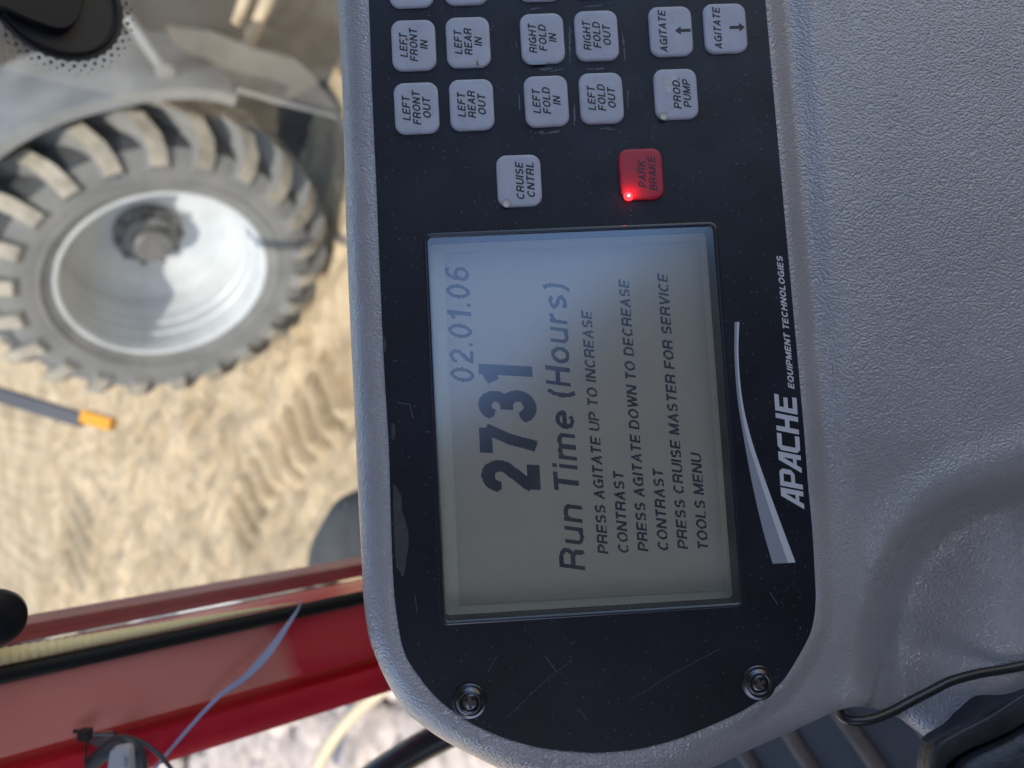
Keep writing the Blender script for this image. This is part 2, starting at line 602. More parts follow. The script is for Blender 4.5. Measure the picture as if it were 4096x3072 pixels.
# main column plan, front faces the operator
plan = [(r_s1 * YC + 0.012 * Q, YC), (r_s1 * YC - 0.004 * Q, YC - 0.006 * Q), (r_c0 * YC, YC - 0.004 * Q), (r_c0 * YC - 0.003 * Q, YC + 0.002 * Q),
        (r_c0 * YC - 0.002 * Q, YC + 0.05 * Q), (r_s1 * YC + 0.012 * Q, YC + 0.05 * Q)]
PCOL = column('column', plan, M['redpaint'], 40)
M['cleanred'] = plain('red_paint', (0.66, 0.020, 0.040), 0.3, var=0.12, scale=20)
column('flange', [(r_c1 * (YC + 0.02 * Q) + 0.004 * Q, YC + 0.018 * Q), (r_c1 * (YC + 0.012 * Q) - 0.004 * Q, YC + 0.004 * Q), (r_e * YC + 0.01 * Q, YC + 0.002 * Q), (r_e * (YC + .02 * Q), YC + 0.012 * Q),
        (r_e * YC + 0.006 * Q, YC + 0.046 * Q), (r_c1 * (YC + 0.02 * Q) + 0.004 * Q, YC + 0.046 * Q)], M['cleanred'], 40)
rs = abs(r_s1 - r_s0) * YC / 2
tub('rubber_seal', (r_s0 + r_s1) / 2 * YC, YC - 0.004, rs * 0.98, M['rubber'])
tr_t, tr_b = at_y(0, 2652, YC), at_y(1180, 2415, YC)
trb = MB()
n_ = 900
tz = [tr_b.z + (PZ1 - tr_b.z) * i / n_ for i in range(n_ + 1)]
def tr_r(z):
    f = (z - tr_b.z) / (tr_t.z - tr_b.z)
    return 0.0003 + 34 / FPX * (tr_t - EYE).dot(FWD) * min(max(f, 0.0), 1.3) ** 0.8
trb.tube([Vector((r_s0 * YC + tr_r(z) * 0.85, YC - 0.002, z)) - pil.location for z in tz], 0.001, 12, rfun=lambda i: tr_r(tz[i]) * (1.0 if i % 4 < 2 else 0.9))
trb.build('ribbed_reflection', M['gold_reflection'], pil)
YM = 0.50
column('outer_frame', [(r_m0 * YM, YM), (r_s1 * YM, YM), (r_s1 * YM, YM + 0.02), (r_m0 * YM, YM + 0.02)], M['maroon'])
# edge height of the painted reflection on the column follows the photograph (column's own coordinates)
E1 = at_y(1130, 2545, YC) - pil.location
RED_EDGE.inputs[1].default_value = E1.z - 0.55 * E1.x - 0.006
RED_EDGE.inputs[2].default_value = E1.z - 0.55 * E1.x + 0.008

# ------------------------------------------------------------------ side window with printed dot edge and latch
YW = 0.445
win = empty('side_window', (0.35, YW, CAM_Z - 0.9))
tag(win, 'dusty side window pane with black dotted round patch and black latch', 'window')
M['pane'] = m_glass('window_pane', (0.85, 0.865, 0.87), 1.0, 0.0, 0.11, 7)
M['frit'] = plain('black_ceramic_print', (0.012, 0.012, 0.015), 0.5)
M['latch'] = plain('black_latch_plastic', (0.010, 0.009, 0.012), 0.42, spec=0.3)
pb = MB()
x0, x1 = r_s0 * YC + 0.0, 1.5
pb.box((x0 / 2 + x1 / 2, YW, CAM_Z - 0.35), x1 - x0, 0.005, 2.0)
off = win.location
pb.v = [tuple(Vector(v) - off) for v in pb.v]
pb.build('pane', M['pane'], win, smooth=False)
fc = at_y(228, -10, YW - 0.004)
fr_r = (at_y(228, 243, YW - 0.004) - fc).length
fb = MB()
def frit_xy(a, r, dy=0.0):
    return Vector((fc.x + r * math.cos(a), fc.y + dy, fc.z + r * math.sin(a))) - off
N = 40
loop = []
for k in range(N * 8):
    a = 6.28319 * k / (N * 8)
    loop.append(frit_xy(a, fr_r * (1.0 - 0.035 * abs(math.sin(a * N / 2)) ** 0.6)))
fb.add(loop + [Vector((v.x, v.y + 0.001, v.z)) for v in loop], [tuple(range(len(loop)))])
for ring, (rr, dr) in enumerate(((1.045, 0.028), (1.115, 0.017), (1.17, 0.009))):
    for k in range(N):
        a = 6.28319 * (k + 0.5 * (ring + 1)) / N + 0.0
        c = frit_xy(a, fr_r * rr)
        rad = fr_r * dr
        fb.add([c + Vector((rad * math.cos(6.28319 * i / 10), 0, rad * math.sin(6.28319 * i / 10))) for i in range(10)], [tuple(range(10))])
fb.build('dotted_patch', M['frit'], win, smooth=False)
# latch body in front of the patch: a thick rounded plate
lp = [(-260, -60), (0, 20), (60, 48), (120, 75), (180, 98), (225, 111), (262, 111), (295, 95), (318, 65), (330, 20), (345, -60), (350, -300), (-260, -300)]
lq = [at_y(x, y, YW - 0.012) - off for x, y in lp]
lq = spline(lq + [lq[0]], 5)[:-1]
lb = MB()
cen = sum(lq, Vector()) / len(lq)
rows = []
for sc_, dy in ((1.0, 0.009), (1.0, 0.002), (0.99, 0.0005), (0.975, 0.0)):
    rows.append([cen + (v - cen) * sc_ + Vector((0, dy, 0)) for v in lq])
lb.grid(rows, closed_v=True)
lb.f.append(tuple(range(len(lb.v) - len(lq), len(lb.v)))); lb.mi.append(0)
lb.build('latch_plate', M['latch'], win, sharp=50)
rg = MB()
rg.tube([frit_xy(6.28319 * k / 72, fr_r * 0.86, -0.002) for k in range(73)], 0.0009, 8, caps=False)
rg.build('latch_ring', M['latch'], win)
kb = MB()
kc = at_y(-18, 2475, 0.37)
kr = 0.0115
prof = [(0.0005, -0.005), (kr * 0.7, -0.0045), (kr * 0.94, -0.0025), (kr, 0.001), (kr * 0.96, 0.005), (kr * 0.6, 0.007), (kr * 0.5, 0.073), (0.0005, 0.073)]
kb.lathe(prof, 40, fr=lambda x, y, z: kc - off + Vector((x, z, y)))
kb.build('window_knob', M['latch'], win, sharp=40)

# ------------------------------------------------------------------ cab floor with ribbed mat
M['mat'] = plain('rubber_mat', (0.040, 0.038, 0.041), 0.62, var=0.3, scale=25, bump=0.3, bscale=120)
M['rib'] = plain('worn_mat_rib', (0.105, 0.075, 0.06), 0.65, var=0.35, scale=40)
FZ = CAM_Z - 0.56
fl = empty('floor_mat', (-0.3, 0.3, FZ))
tag(fl, 'dark ribbed rubber floor mat below the console', 'mat')
fb_ = MB()
fb_.box((0.0, -0.235, -0.015), 1.5, 0.71, 0.03)
fb_.build('mat_base', M['mat'], fl, smooth=False)
rb = MB()
pa, pb_ = at_z(3135, 2900, FZ), at_z(3250, 3072, FZ)
qa = at_z(3380, 2880, FZ)
rd = (pb_ - pa).normalized()
rp = Vector((-rd.y, rd.x, 0))
pitch_ = abs((qa - pa).dot(rp))
for i in range(-4, 7):
    c = pa + rp * (pitch_ * i * (1 if (qa - pa).dot(rp) > 0 else -1)) - fl.location
    a_, b_ = c - rd * 0.45, c + rd * 0.35
    pts = [a_.lerp(b_, k / 12) for k in range(13)]
    # keep the ribs on the mat
    pts = [p for p in pts if abs(p.x) < 0.74 and -0.55 < p.y < 0.11]
    if len(pts) > 1:
        rb.tube(pts, 0.0065, 10)
rb.build('ribs', M['rib'], fl)

# ------------------------------------------------------------------ control console
con = empty('control_console', mat=FACE_M)
tag(con, 'grey grained plastic control console with dark keypad face and lit display', 'console')

OUT = [(1443, -700), (1452, -450), (1475, 0), (1490, 400), (1508, 800), (1533, 1400), (1556, 1800), (1563, 2050), (1572, 2298), (1584, 2440), (1611, 2590), (1653, 2674),
       (1730, 2774), (1799, 2835), (1891, 2896), (2013, 2950), (2167, 2992), (2290, 3006), (2397, 3011), (2550, 2996), (2703, 2958), (2857, 2896),
       (2990, 2832), (3113, 2742), (3179, 2651), (3237, 2544), (3257, 2470), (3263, 2400), (3262, 2345), (3249, 2113), (3233, 1948), (3214, 1700), (3169, 1200), (3129, 760),
       (3095, 380), (3061, 0), (3021, -450), (2999, -700)]
SIL = [(1315, -700), (1325, -450), (1347, 0), (1368, 339), (1383, 850), (1388, 1017), (1414, 1576), (1434, 2017), (1444, 2195), (1453, 2385), (1465, 2491), (1479, 2563), (1502, 2627),
       (1542, 2717), (1610, 2830), (1678, 2893), (1768, 2957), (1904, 3029), (2020, 3082), (2200, 3135), (2400, 3160), (2620, 3130), (2846, 3072), (3005, 2997), (3149, 2935),
       (3294, 2867), (3351, 2842), (3419, 2828), (3480, 2833), (3523, 2840), (3570, 2860), (3624, 2889), (3721, 2962), (3800, 2985), (3900, 2940), (4000, 2880), (4150, 2800), (4400, 2700), (4700, 2600), (4700, -700)]
STEP = [(4700, 1760), (4400, 1850), (4096, 1955), (3900, 2020), (3760, 2100), (3640, 2220), (3560, 2370), (3520, 2530), (3510, 2700), (3530, 2850), (3560, 3000), (3600, 3300)]
def poly_dist(p, poly):
    """distance to a polyline and the side (positive on its left)"""
    best, side = 1e18, 1
    for (ax, ay), (bx, by) in zip(poly[:-1], poly[1:]):
        dx, dy = bx - ax, by - ay
        t = ((p[0] - ax) * dx + (p[1] - ay) * dy) / (dx * dx + dy * dy)
        t = min(max(t, 0), 1)
        qx, qy = p[0] - ax - t * dx, p[1] - ay - t * dy
        d = qx * qx + qy * qy
        if d < best:
            best = d
            side = 1 if dx * (p[1] - ay) - dy * (p[0] - ax) > 0 else -1
    return math.sqrt(best), side
def ray_hit(p, d, poly):
    best = 1e9
    for (ax, ay), (bx, by) in zip(poly[:-1], poly[1:]):
        ex, ey = bx - ax, by - ay
        den = d[0] * ey - d[1] * ex
        if abs(den) < 1e-9: continue
        t = ((ax - p[0]) * ey - (ay - p[1]) * ex) / den
        u = ((ax - p[0]) * d[1] - (ay - p[1]) * d[0]) / den
        if t > 1 and -1e-6 <= u <= 1 + 1e-6:
            best = min(best, t)
    return best
def resample(pts, n, wturn):
    d = spline([Vector((x, y, 0)) for x, y in pts], 24)
    acc = [0.0]
    for i in range(1, len(d)):
        turn = 0
        if 1 < i < len(d) - 1:
            a, b = d[i] - d[i - 1], d[i + 1] - d[i]
            turn = abs(math.atan2(a.x * b.y - a.y * b.x, a.dot(b)))
        acc.append(acc[-1] + (d[i] - d[i - 1]).length + wturn * turn)
    out, j = [], 0
    for k in range(n):
        s = acc[-1] * k / (n - 1)
        while j < len(acc) - 2 and acc[j + 1] < s: j += 1
        t = (s - acc[j]) / max(acc[j + 1] - acc[j], 1e-9)
        out.append(d[j].lerp(d[j + 1], t))
    return out
outl = resample(OUT, 420, 900)
nrm = []
for i in range(len(outl)):
    d = outl[min(i + 2, len(outl) - 1)] - outl[max(i - 2, 0)]
    nn = Vector((-d.y, d.x, 0)).normalized()      # outwards: the outline runs down the left side
    nrm.append(nn)
for _ in range(6):
    nrm = [nrm[0]] + [((nrm[i - 1] + nrm[i] * 2 + nrm[i + 1]).normalized()) for i in range(1, len(nrm) - 1)] + [nrm[-1]]
if nrm[10].x > 0: nrm = [-v for v in nrm]

def h_right(x, y, d):
    low = sstep(1700, 2350, y)
    fall = -6.8 * sstep(10, 82, d)
    rise = 1.6 * sstep(88, 190, d) * (1 - low)
    h = fall * (1 - 0.3 * low) + rise - 3.2 * low * sstep(40, 220, d)
    e, side = poly_dist((x, y), STEP)
    e *= -side            # positive past the step
    rt = sstep(3480, 4100, x)
    h -= (31.0 - 17.0 * rt) * sstep(-110 + 25 * rt, 85 - 20 * rt, e)
    # raised rolled edge just before the step
    h += 1.8 * math.exp(-((e + 140) / 75.0) ** 2) * sstep(3380, 3700, x)
    # the lower shelf climbs gently to the right
    h += (0.010 - 0.002 * rt) * (math.sqrt(max(0, e - 70) ** 2 + 900) - 30 if e > 70 else 0)
    return h
SILS = [(v.x, v.y) for v in spline([Vector((x, y, 0)) for x, y in SIL[:-2]], 5)] + SIL[-2:]
def inside(x, y, poly):
    r = False
    n = len(poly)
    for i in range(n):
        ax, ay = poly[i]
        bx, by = poly[(i + 1) % n]
        if (ay > y) != (by > y) and x < (bx - ax) * (y - ay) / (by - ay) + ax:
            r = not r
    return r
def nearest(x, y, poly):
    best, q = 1e18, None
    for (ax, ay), (bx, by) in zip(poly[:-1], poly[1:]):
        dx, dy = bx - ax, by - ay
        t = min(max(((x - ax) * dx + (y - ay) * dy) / (dx * dx + dy * dy), 0), 1)
        d = (x - ax - t * dx) ** 2 + (y - ay - t * dy) ** 2
        if d < best:
            best, q = d, (ax + t * dx, ay + t * dy)
    return math.sqrt(best), q
dl = [7.0 * k for k in range(30)]
st_ = 7.0
while dl[-1] < 1550:
    st_ = min(st_ * 1.05, 20)
    dl.append(dl[-1] + st_)
grid_ = []          # (x, y, w, d, inside, distance to the silhouette, nearest silhouette point)
for p, nn in zip(outl, nrm):
    phi = math.degrees(math.atan2(nn.y, nn.x))      # 0 = towards image right, 90 = down
    w = 1 - sstep(48, 78, phi) if -60 < phi < 150 else 0.0
    row, gone = [], 0
    for d in dl:
        x, y = p.x + nn.x * d, p.y + nn.y * d
        if gone > 2:
            row.append(None)
            continue
        ins_ = d < 20 or inside(x, y, SILS)
        dist, q = nearest(x, y, SILS) if (not ins_ or d < 400 or x < 4100) else (900, None)
        if not ins_ and nn.x < 0.2: gone += 1
        row.append((x, y, w, d, ins_, dist, q))
    grid_.append(row)
def house_h(x, y, w, d, dd):
    u = d / max(d + dd, 1e-6)
    tt = min(max((u - 0.16) / 0.84, 0), 1)
    hr = -11.0 * (1 - math.sqrt(max(0, 1 - tt ** 2.1)))
    edge = -5.0 * (1 - math.sqrt(max(0.0, 1 - max(0, 1 - dd / 80.0) ** 2)))
    return (1 - w) * hr + (w * (h_right(x, y, d) + edge) if w > 0 else 0)
bm = bmesh.new()
VM = {}
rim_v = set()
def hv(i, j):
    if (i, j) in VM: return VM[(i, j)]
    x, y, w, d, ins_, dist, q = grid_[i][j]
    if ins_:
        v = bm.verts.new(F(x, y, house_h(x, y, w, d, dist)))
    else:
        v = bm.verts.new(F(q[0], q[1], house_h(q[0], q[1], w, max(d - dist, 1), 0)))
        rim_v.add(v)
    VM[(i, j)] = v
    return v
for i in range(len(grid_) - 1):
    for j in range(len(dl) - 1):
        c = [(i, j), (i + 1, j), (i + 1, j + 1), (i, j + 1)]
        g4 = [grid_[a][b] for a, b in c]
        if any(g is None for g in g4) or not any(g[4] for g in g4): continue
        bm.faces.new([hv(*k) for k in c])
# inner lip under the face plate
for i in range(len(grid_) - 1):
    a, b = outl[i] - nrm[i] * 14, outl[i + 1] - nrm[i + 1] * 14
    if i == 0: prev = bm.verts.new(F(a.x, a.y, -0.6))
    nxt = bm.verts.new(F(b.x, b.y, -0.6))
    bm.faces.new([prev, nxt, VM[(i + 1, 0)], VM[(i, 0)]])
    prev = nxt
bmesh.ops.recalc_face_normals(bm, faces=bm.faces[:])
edges = [e for e in bm.edges if len(e.link_faces) == 1 and e.verts[0] in rim_v and e.verts[1] in rim_v]
XR = F(3330, 2850, -10).x, F(3330, 2850, -10).y
for dz in (3, 9, 20, 40):
    r = bmesh.ops.extrude_edge_only(bm, edges=edges)
    for v in r['geom']:
        if isinstance(v, bmesh.types.BMVert):
            thin = v.co.y < XR[1]        # the free-hanging skirt at the lower right is thin
            v.co.z -= dz * 0.001 * (0.08 if thin else 1.0)
    edges = [e for e in r['geom'] if isinstance(e, bmesh.types.BMEdge)]
bmesh.ops.dissolve_degenerate(bm, dist=1e-6, edges=bm.edges[:])
bmesh.ops.recalc_face_normals(bm, faces=bm.faces[:])
for f in bm.faces: f.smooth = True
me = bpy.data.meshes.new('housing')
bm.to_mesh(me)
bm.free()
me.materials.append(M['vinyl'])
HOUS = link(bpy.data.objects.new('housing', me), con)

# --- face plate: outline minus the display opening
def rrect(c0, c1, c2, c3, rad, seg=6, h=0.0):
    """rounded quad through four photo corners, as face points; rad in mm"""
    P = [F(c[0], c[1], h) for c in (c0, c1, c2, c3)]
    out = []
    for i in range(4):
        a, b, c = P[i - 1], P[i], P[(i + 1) % 4]
        d1, d2 = (a - b).normalized(), (c - b).normalized()
        s, e, ctr = b + d1 * rad * 0.001, b + d2 * rad * 0.001, b + (d1 + d2) * rad * 0.001
        for k in range(seg + 1):
            t = k / seg * math.pi / 2
            out.append(ctr - d2 * rad * 0.001 * math.cos(t) - d1 * rad * 0.001 * math.sin(t) if False else ctr + (s - ctr) * math.cos(t) + (e - ctr) * math.sin(t))
    return out
def flat(pts, name, mat, parent, up=None):
    b = MB()
    b.add(pts, [tuple(range(len(pts)))])
    return b.build(name, mat, parent, smooth=False)
H0 = 0.45
LC = ((1705, 948), (2856, 900), (2969, 2416), (1774, 2490))
hole = rrect(*LC, 1.6, 6, H0)
fo = [F(p.x, p.y, H0) for p in outl[::3]]
bm = bmesh.new()
def loop_edges(pts):
    vs = [bm.verts.new(p) for p in pts]
    return [bm.edges.new((vs[i], vs[(i + 1) % len(vs)])) for i in range(len(vs))]
e1 = loop_edges(fo)
e2 = loop_edges(hole)
bmesh.ops.triangle_fill(bm, use_beauty=True, use_dissolve=False, edges=e1 + e2, normal=(0, 0, 1))
ex = bmesh.ops.extrude_edge_only(bm, edges=e1)
for v in [g_ for g_ in ex['geom'] if isinstance(g_, bmesh.types.BMVert)]:
    v.co.z -= 0.0009
bmesh.ops.recalc_face_normals(bm, faces=bm.faces[:])
me = bpy.data.meshes.new('face_plate')
bm.to_mesh(me)
bm.free()
me.materials.append(M['face'])
FACE = link(bpy.data.objects.new('face_plate', me), con)

def strip(b, pts, w, h, mi=0):
    """thin flat line of photo points; widths in photo pixels"""
    L, R_ = [], []
    for i, p in enumerate(pts):
        a, c = pts[max(i - 1, 0)], pts[min(i + 1, len(pts) - 1)]
        dx, dy = c[0] - a[0], c[1] - a[1]
        l = math.hypot(dx, dy) or 1
        ww = w[i] if isinstance(w, (list, tuple)) else w
        L.append(F(p[0] - dy / l * ww / 2, p[1] + dx / l * ww / 2, h))
        R_.append(F(p[0] + dy / l * ww / 2, p[1] - dx / l * ww / 2, h))
    n = len(pts)
    b.add(L + R_, [(i, i + 1, n + i + 1, n + i) for i in range(n - 1)], mi)
wear = MB()
for pts, w in (([(2290, 2640), (2200, 2705), (2110, 2790), (2030, 2870)], 1.4), ([(2880, 2595), (2700, 2690), (2520, 2800)], 1.5),
               ([(2180, 2625), (2228, 2690)], 2.6), ([(1990, 1930 + 690), (1950, 2690)], 1.6), ([(3080, 2370), (3112, 2420)], 3),
               ([(1590, 1610), (1640, 1618), (1652, 1675)], 3), ([(1700, 1727), (1722, 1728)], 3),
               ([(2310, 2830), (2350, 2880)], 2), ([(1660, 2380), (1668, 2450)], 2), ([(2935, 1360), (2950, 1368)], 3)):
    strip(wear, pts, w, H0 + 0.03)
for bx, by, sx, sy in ((2169, 158, 97, 112), (2185, 408, 97, 112), (2385, 146, 96, 112), (2404, 396, 96, 112)):
    for q in range(9):
        sd = random.choice((0, 1, 2, 3))
        ln = random.uniform(20, 80)
        o_ = random.uniform(-60, 60)
        jj = random.uniform(6, 16)
        if sd == 0: pts = [(bx + sx + jj, by + o_), (bx + sx + jj + 3, by + o_ + ln)]
        elif sd == 1: pts = [(bx - sx - jj, by + o_), (bx - sx - jj + 3, by + o_ + ln)]
        elif sd == 2: pts = [(bx + o_, by + sy + jj), (bx + o_ + ln * 0.7, by + sy + jj - 3)]
        else: pts = [(bx + o_, by - sy - jj), (bx + o_ + ln * 0.7, by - sy - jj - 3)]
        strip(wear, pts, random.uniform(2, 7), H0 + 0.03)
sc1 = [(1572, 1935), (1588, 1950), (1605, 1985), (1607, 2040), (1622, 2085), (1634, 2130), (1634, 2185), (1627, 2225), (1622, 2270), (1614, 2308), (1600, 2285), (1585, 2270), (1578, 2180), (1574, 2060)]
wear.add([F(x, y, H0 + 0.03) for x, y in sc1], [tuple(range(len(sc1)))], 1)
sc2 = [(1531, 1290 + 40), (1540, 1350), (1546, 1380), (1541, 1410), (1535, 1400)]
wear.add([F(x, y, H0 + 0.03) for x, y in sc2], [tuple(range(len(sc2)))], 1)
sc3 = [(1566, 1690), (1580, 1700), (1583, 1740), (1572, 1765), (1565, 1750)]
wear.add([F(x, y, H0 + 0.03) for x, y in sc3], [tuple(range(len(sc3)))], 1)

bm = bmesh.new()
bm.from_mesh(me)
for f, mi in zip(wear.f, wear.mi):
    bf = bm.faces.new([bm.verts.new(wear.v[i]) for i in f])
    bf.material_index = 1 + mi
    bf.normal_update()
    if bf.normal.z < 0: bf.normal_flip()
bm.to_mesh(me)
bm.free()
me.materials.append(M['scratch'])
me.materials.append(M['scuff'])

# --- display: lip, well, field, text, glass
disp = bpy.data.objects.new('display', None)
link(disp, con)
DEEP = -8.0
lipb = MB()
ring0 = rrect(*LC, 1.6, 6, H0)
def scaled(ring, dmm):
    c = sum(ring, Vector()) / len(ring)
    n = len(ring)
    out = []
    for i in range(n):
        t = (ring[(i + 1) % n] - ring[i - 1])
        o = Vector((t.y, -t.x, 0)).normalized()
        if o.dot(ring[i] - c) < 0: o = -o
        out.append(ring[i] + o * dmm * 0.001)
    return out
lr = []
for dd, hh in ((1.1, 0.47), (0.8, 0.66), (0.3, 0.74), (-0.15, 0.62), (-0.3, 0.2), (-0.3, -0.2)):
    q = scaled(ring0, dd)
    lr.append([Vector((v.x, v.y, hh * 0.001)) for v in q])
lipb.grid(lr, closed_v=True)
lipb.build('lip', M['lip'], disp, sharp=60)
wl = MB()
q = scaled(ring0, -0.3)
wl.grid([[Vector((v.x, v.y, z * 0.001)) for v in q] for z in (-0.2, DEEP)], closed_v=True)
wl.build('well', M['well'], disp, sharp=60)
fl0 = scaled(ring0, 0.6)
fld = MB()
AQ = ((1775, 1013), (2800, 963), (2906, 2361), (1840, 2421))
fld.add([Vector((v.x, v.y, DEEP * 0.001)) for v in fl0], [tuple(range(len(fl0)))])
fld.build('backing', M['lcd_rim'], disp, smooth=False)
flat([F(x, y, DEEP + 0.25) for x, y in AQ], 'screen_field', M['lcd'], disp)
gq = scaled(ring0, -0.25)
flat([Vector((v.x, v.y, 0.00005)) for v in gq], 'glass', M['lcd_glass'], disp)

# --- lettering
def arc(cx, cy, rx, ry, a0, a1, n=7):
    return [(cx + rx * math.cos(math.radians(a0 + (a1 - a0) * k / n)), cy + ry * math.sin(math.radians(a0 + (a1 - a0) * k / n))) for k in range(n + 1)]
# centre lines of a bold sans serif: width, strokes; baseline 0, capitals 7 high, strokes drawn between 0.55 and 6.45
B_, T_ = 0.55, 6.45
GLY = {
 'A': (5.2, [[(0.45, 0), (2.6, 6.5), (4.75, 0)], [(1.2, 2.1), (4.0, 2.1)]]),
 'B': (5.0, [[(0.6, 0), (0.6, 7)], [(0.6, T_)] + arc(2.9, 5.05, 1.4, 1.4, 90, -90) + [(0.6, 3.65)], [(2.9, 3.65)] + arc(3.0, 2.1, 1.5, 1.55, 90, -90) + [(0.6, B_)]]),
 'C': (5.3, [arc(2.75, 3.5, 2.15, 2.95, 42, 318, 16)]),
 'D': (5.2, [[(0.6, 0), (0.6, 7)], [(0.6, T_), (2.3, T_)] + arc(2.3, 3.5, 2.3, 2.95, 90, -90, 12) + [(0.6, B_)]]),
 'E': (4.6, [[(0.6, 0), (0.6, 7)], [(0.6, T_), (4.4, T_)], [(0.6, 3.6), (4.0, 3.6)], [(0.6, B_), (4.5, B_)]]),
 'F': (4.4, [[(0.6, 0), (0.6, 7)], [(0.6, T_), (4.3, T_)], [(0.6, 3.5), (3.8, 3.5)]]),
 'G': (5.5, [arc(2.75, 3.5, 2.15, 2.95, 45, 330, 16), [(2.9, 3.3), (4.9, 3.3), (4.9, 0)]]),
 'H': (5.2, [[(0.6, 0), (0.6, 7)], [(4.6, 0), (4.6, 7)], [(0.6, 3.6), (4.6, 3.6)]]),
 'I': (1.2, [[(0.6, 0), (0.6, 7)]]),
 'K': (5.2, [[(0.6, 0), (0.6, 7)], [(0.7, 2.5), (4.5, 7)], [(2.0, 4.0), (4.7, 0)]]),
 'L': (4.3, [[(0.6, 0), (0.6, 7)], [(0.6, B_), (4.2, B_)]]),
 'M': (6.2, [[(0.6, 0), (0.6, 7)], [(0.7, 6.8), (3.1, 0.6), (5.5, 6.8)], [(5.6, 0), (5.6, 7)]]),
 'N': (5.2, [[(0.6, 0), (0.6, 7)], [(0.7, 6.7), (4.5, 0.3)], [(4.6, 0), (4.6, 7)]]),
 'O': (5.6, [arc(2.8, 3.5, 2.25, 2.95, 0, 360, 24)]),
 'P': (4.9, [[(0.6, 0), (0.6, 7)], [(0.6, T_), (2.7, T_)] + arc(2.7, 4.75, 1.65, 1.7, 90, -90) + [(0.6, 3.05)]]),
 'Q': (5.6, [arc(2.8, 3.5, 2.25, 2.95, 0, 360, 24), [(3.0, 2.0), (5.2, -0.2)]]),
 'R': (5.1, [[(0.6, 0), (0.6, 7)], [(0.6, T_), (2.8, T_)] + arc(2.8, 4.85, 1.6, 1.6, 90, -90) + [(0.6, 3.25)], arc(2.6, 2.2, 1.65, 1.05, 90, 0, 4) + [(4.35, 0)]]),
 'S': (4.9, [arc(2.4, 5.05, 1.7, 1.42, 25, 250, 10) + arc(2.45, 2.05, 1.85, 1.5, 80, -155, 10)]),
 'T': (4.6, [[(2.3, 0), (2.3, 7)], [(0.1, T_), (4.5, T_)]]),
 'U': (5.2, [[(0.6, 7)] + arc(2.6, 2.4, 2.0, 1.85, 180, 360, 10) + [(4.6, 7)]]),
 'V': (5.0, [[(0.45, 7), (2.5, 0.5), (4.55, 7)]]),
 'W': (7.0, [[(0.45, 7), (1.9, 0.5), (3.5, 6.5), (5.1, 0.5), (6.55, 7)]]),
 'u': (4.4, [[(0.6, 5.1)] + arc(2.1, 1.7, 1.5, 1.2, 180, 330, 8), [(3.8, 0), (3.8, 5.1)]]),
 'n': (4.4, [[(0.6, 0), (0.6, 5.1)], arc(2.2, 3.2, 1.6, 1.45, 160, 0, 8) + [(3.8, 0)]]),
 'i': (1.2, [[(0.6, 0), (0.6, 5.1)], [(0.6, 6.0), (0.6, 7.0)]]),
 'm': (6.6, [[(0.6, 0), (0.6, 5.1)], arc(1.95, 3.3, 1.35, 1.35, 165, 0, 8) + [(3.3, 0)], arc(4.65, 3.3, 1.35, 1.35, 165, 0, 8) + [(6.0, 0)]]),
 'e': (4.6, [[(0.7, 2.6), (3.9, 2.6)] + arc(2.3, 2.6, 1.7, 2.1, 0, 310, 14)]),
 'o': (4.7, [arc(2.35, 2.6, 1.75, 2.1, 0, 360, 18)]),
 'r': (3.0, [[(0.6, 0), (0.6, 5.1)], arc(2.4, 2.9, 1.8, 1.75, 175, 85, 5)]),
 's': (4.2, [arc(2.1, 3.75, 1.4, 0.95, 25, 250, 8) + arc(2.1, 1.5, 1.5, 1.0, 75, -155, 8)]),
 '(': (2.3, [arc(3.2, 2.8, 2.5, 4.6, 125, 235, 10)]),
 ')': (2.3, [arc(-0.9, 2.8, 2.5, 4.6, 55, -55, 10)]),
 '.': (1.3, [[(0.65, 0), (0.65, 1.15)]]),
 '0': (4.6, [arc(2.3, 3.5, 1.75, 2.95, 0, 360, 22)]),
 '1': (3.4, [[(2.3, 0), (2.3, 7)], [(0.5, 5.1), (2.2, 6.1)]]),
 '2': (4.6, [arc(2.3, 4.85, 1.65, 1.6, 175, -30, 10) + [(0.75, 0.75)], [(0.4, B_), (4.4, B_)]]),
 '3': (4.6, [arc(2.2, 5.0, 1.5, 1.42, 160, -80, 10), arc(2.2, 2.1, 1.75, 1.55, 80, -165, 10), [(1.6, 3.6), (2.5, 3.6)]]),
 '6': (4.6, [arc(2.35, 2.25, 1.75, 1.7, 0, 360, 18), arc(2.75, 3.3, 2.15, 3.15, 60, 180, 8)]),
 '7': (4.6, [[(0.3, T_), (4.2, T_)], [(4.1, 6.5), (2.6, 3.4), (1.7, 0)]]),
}
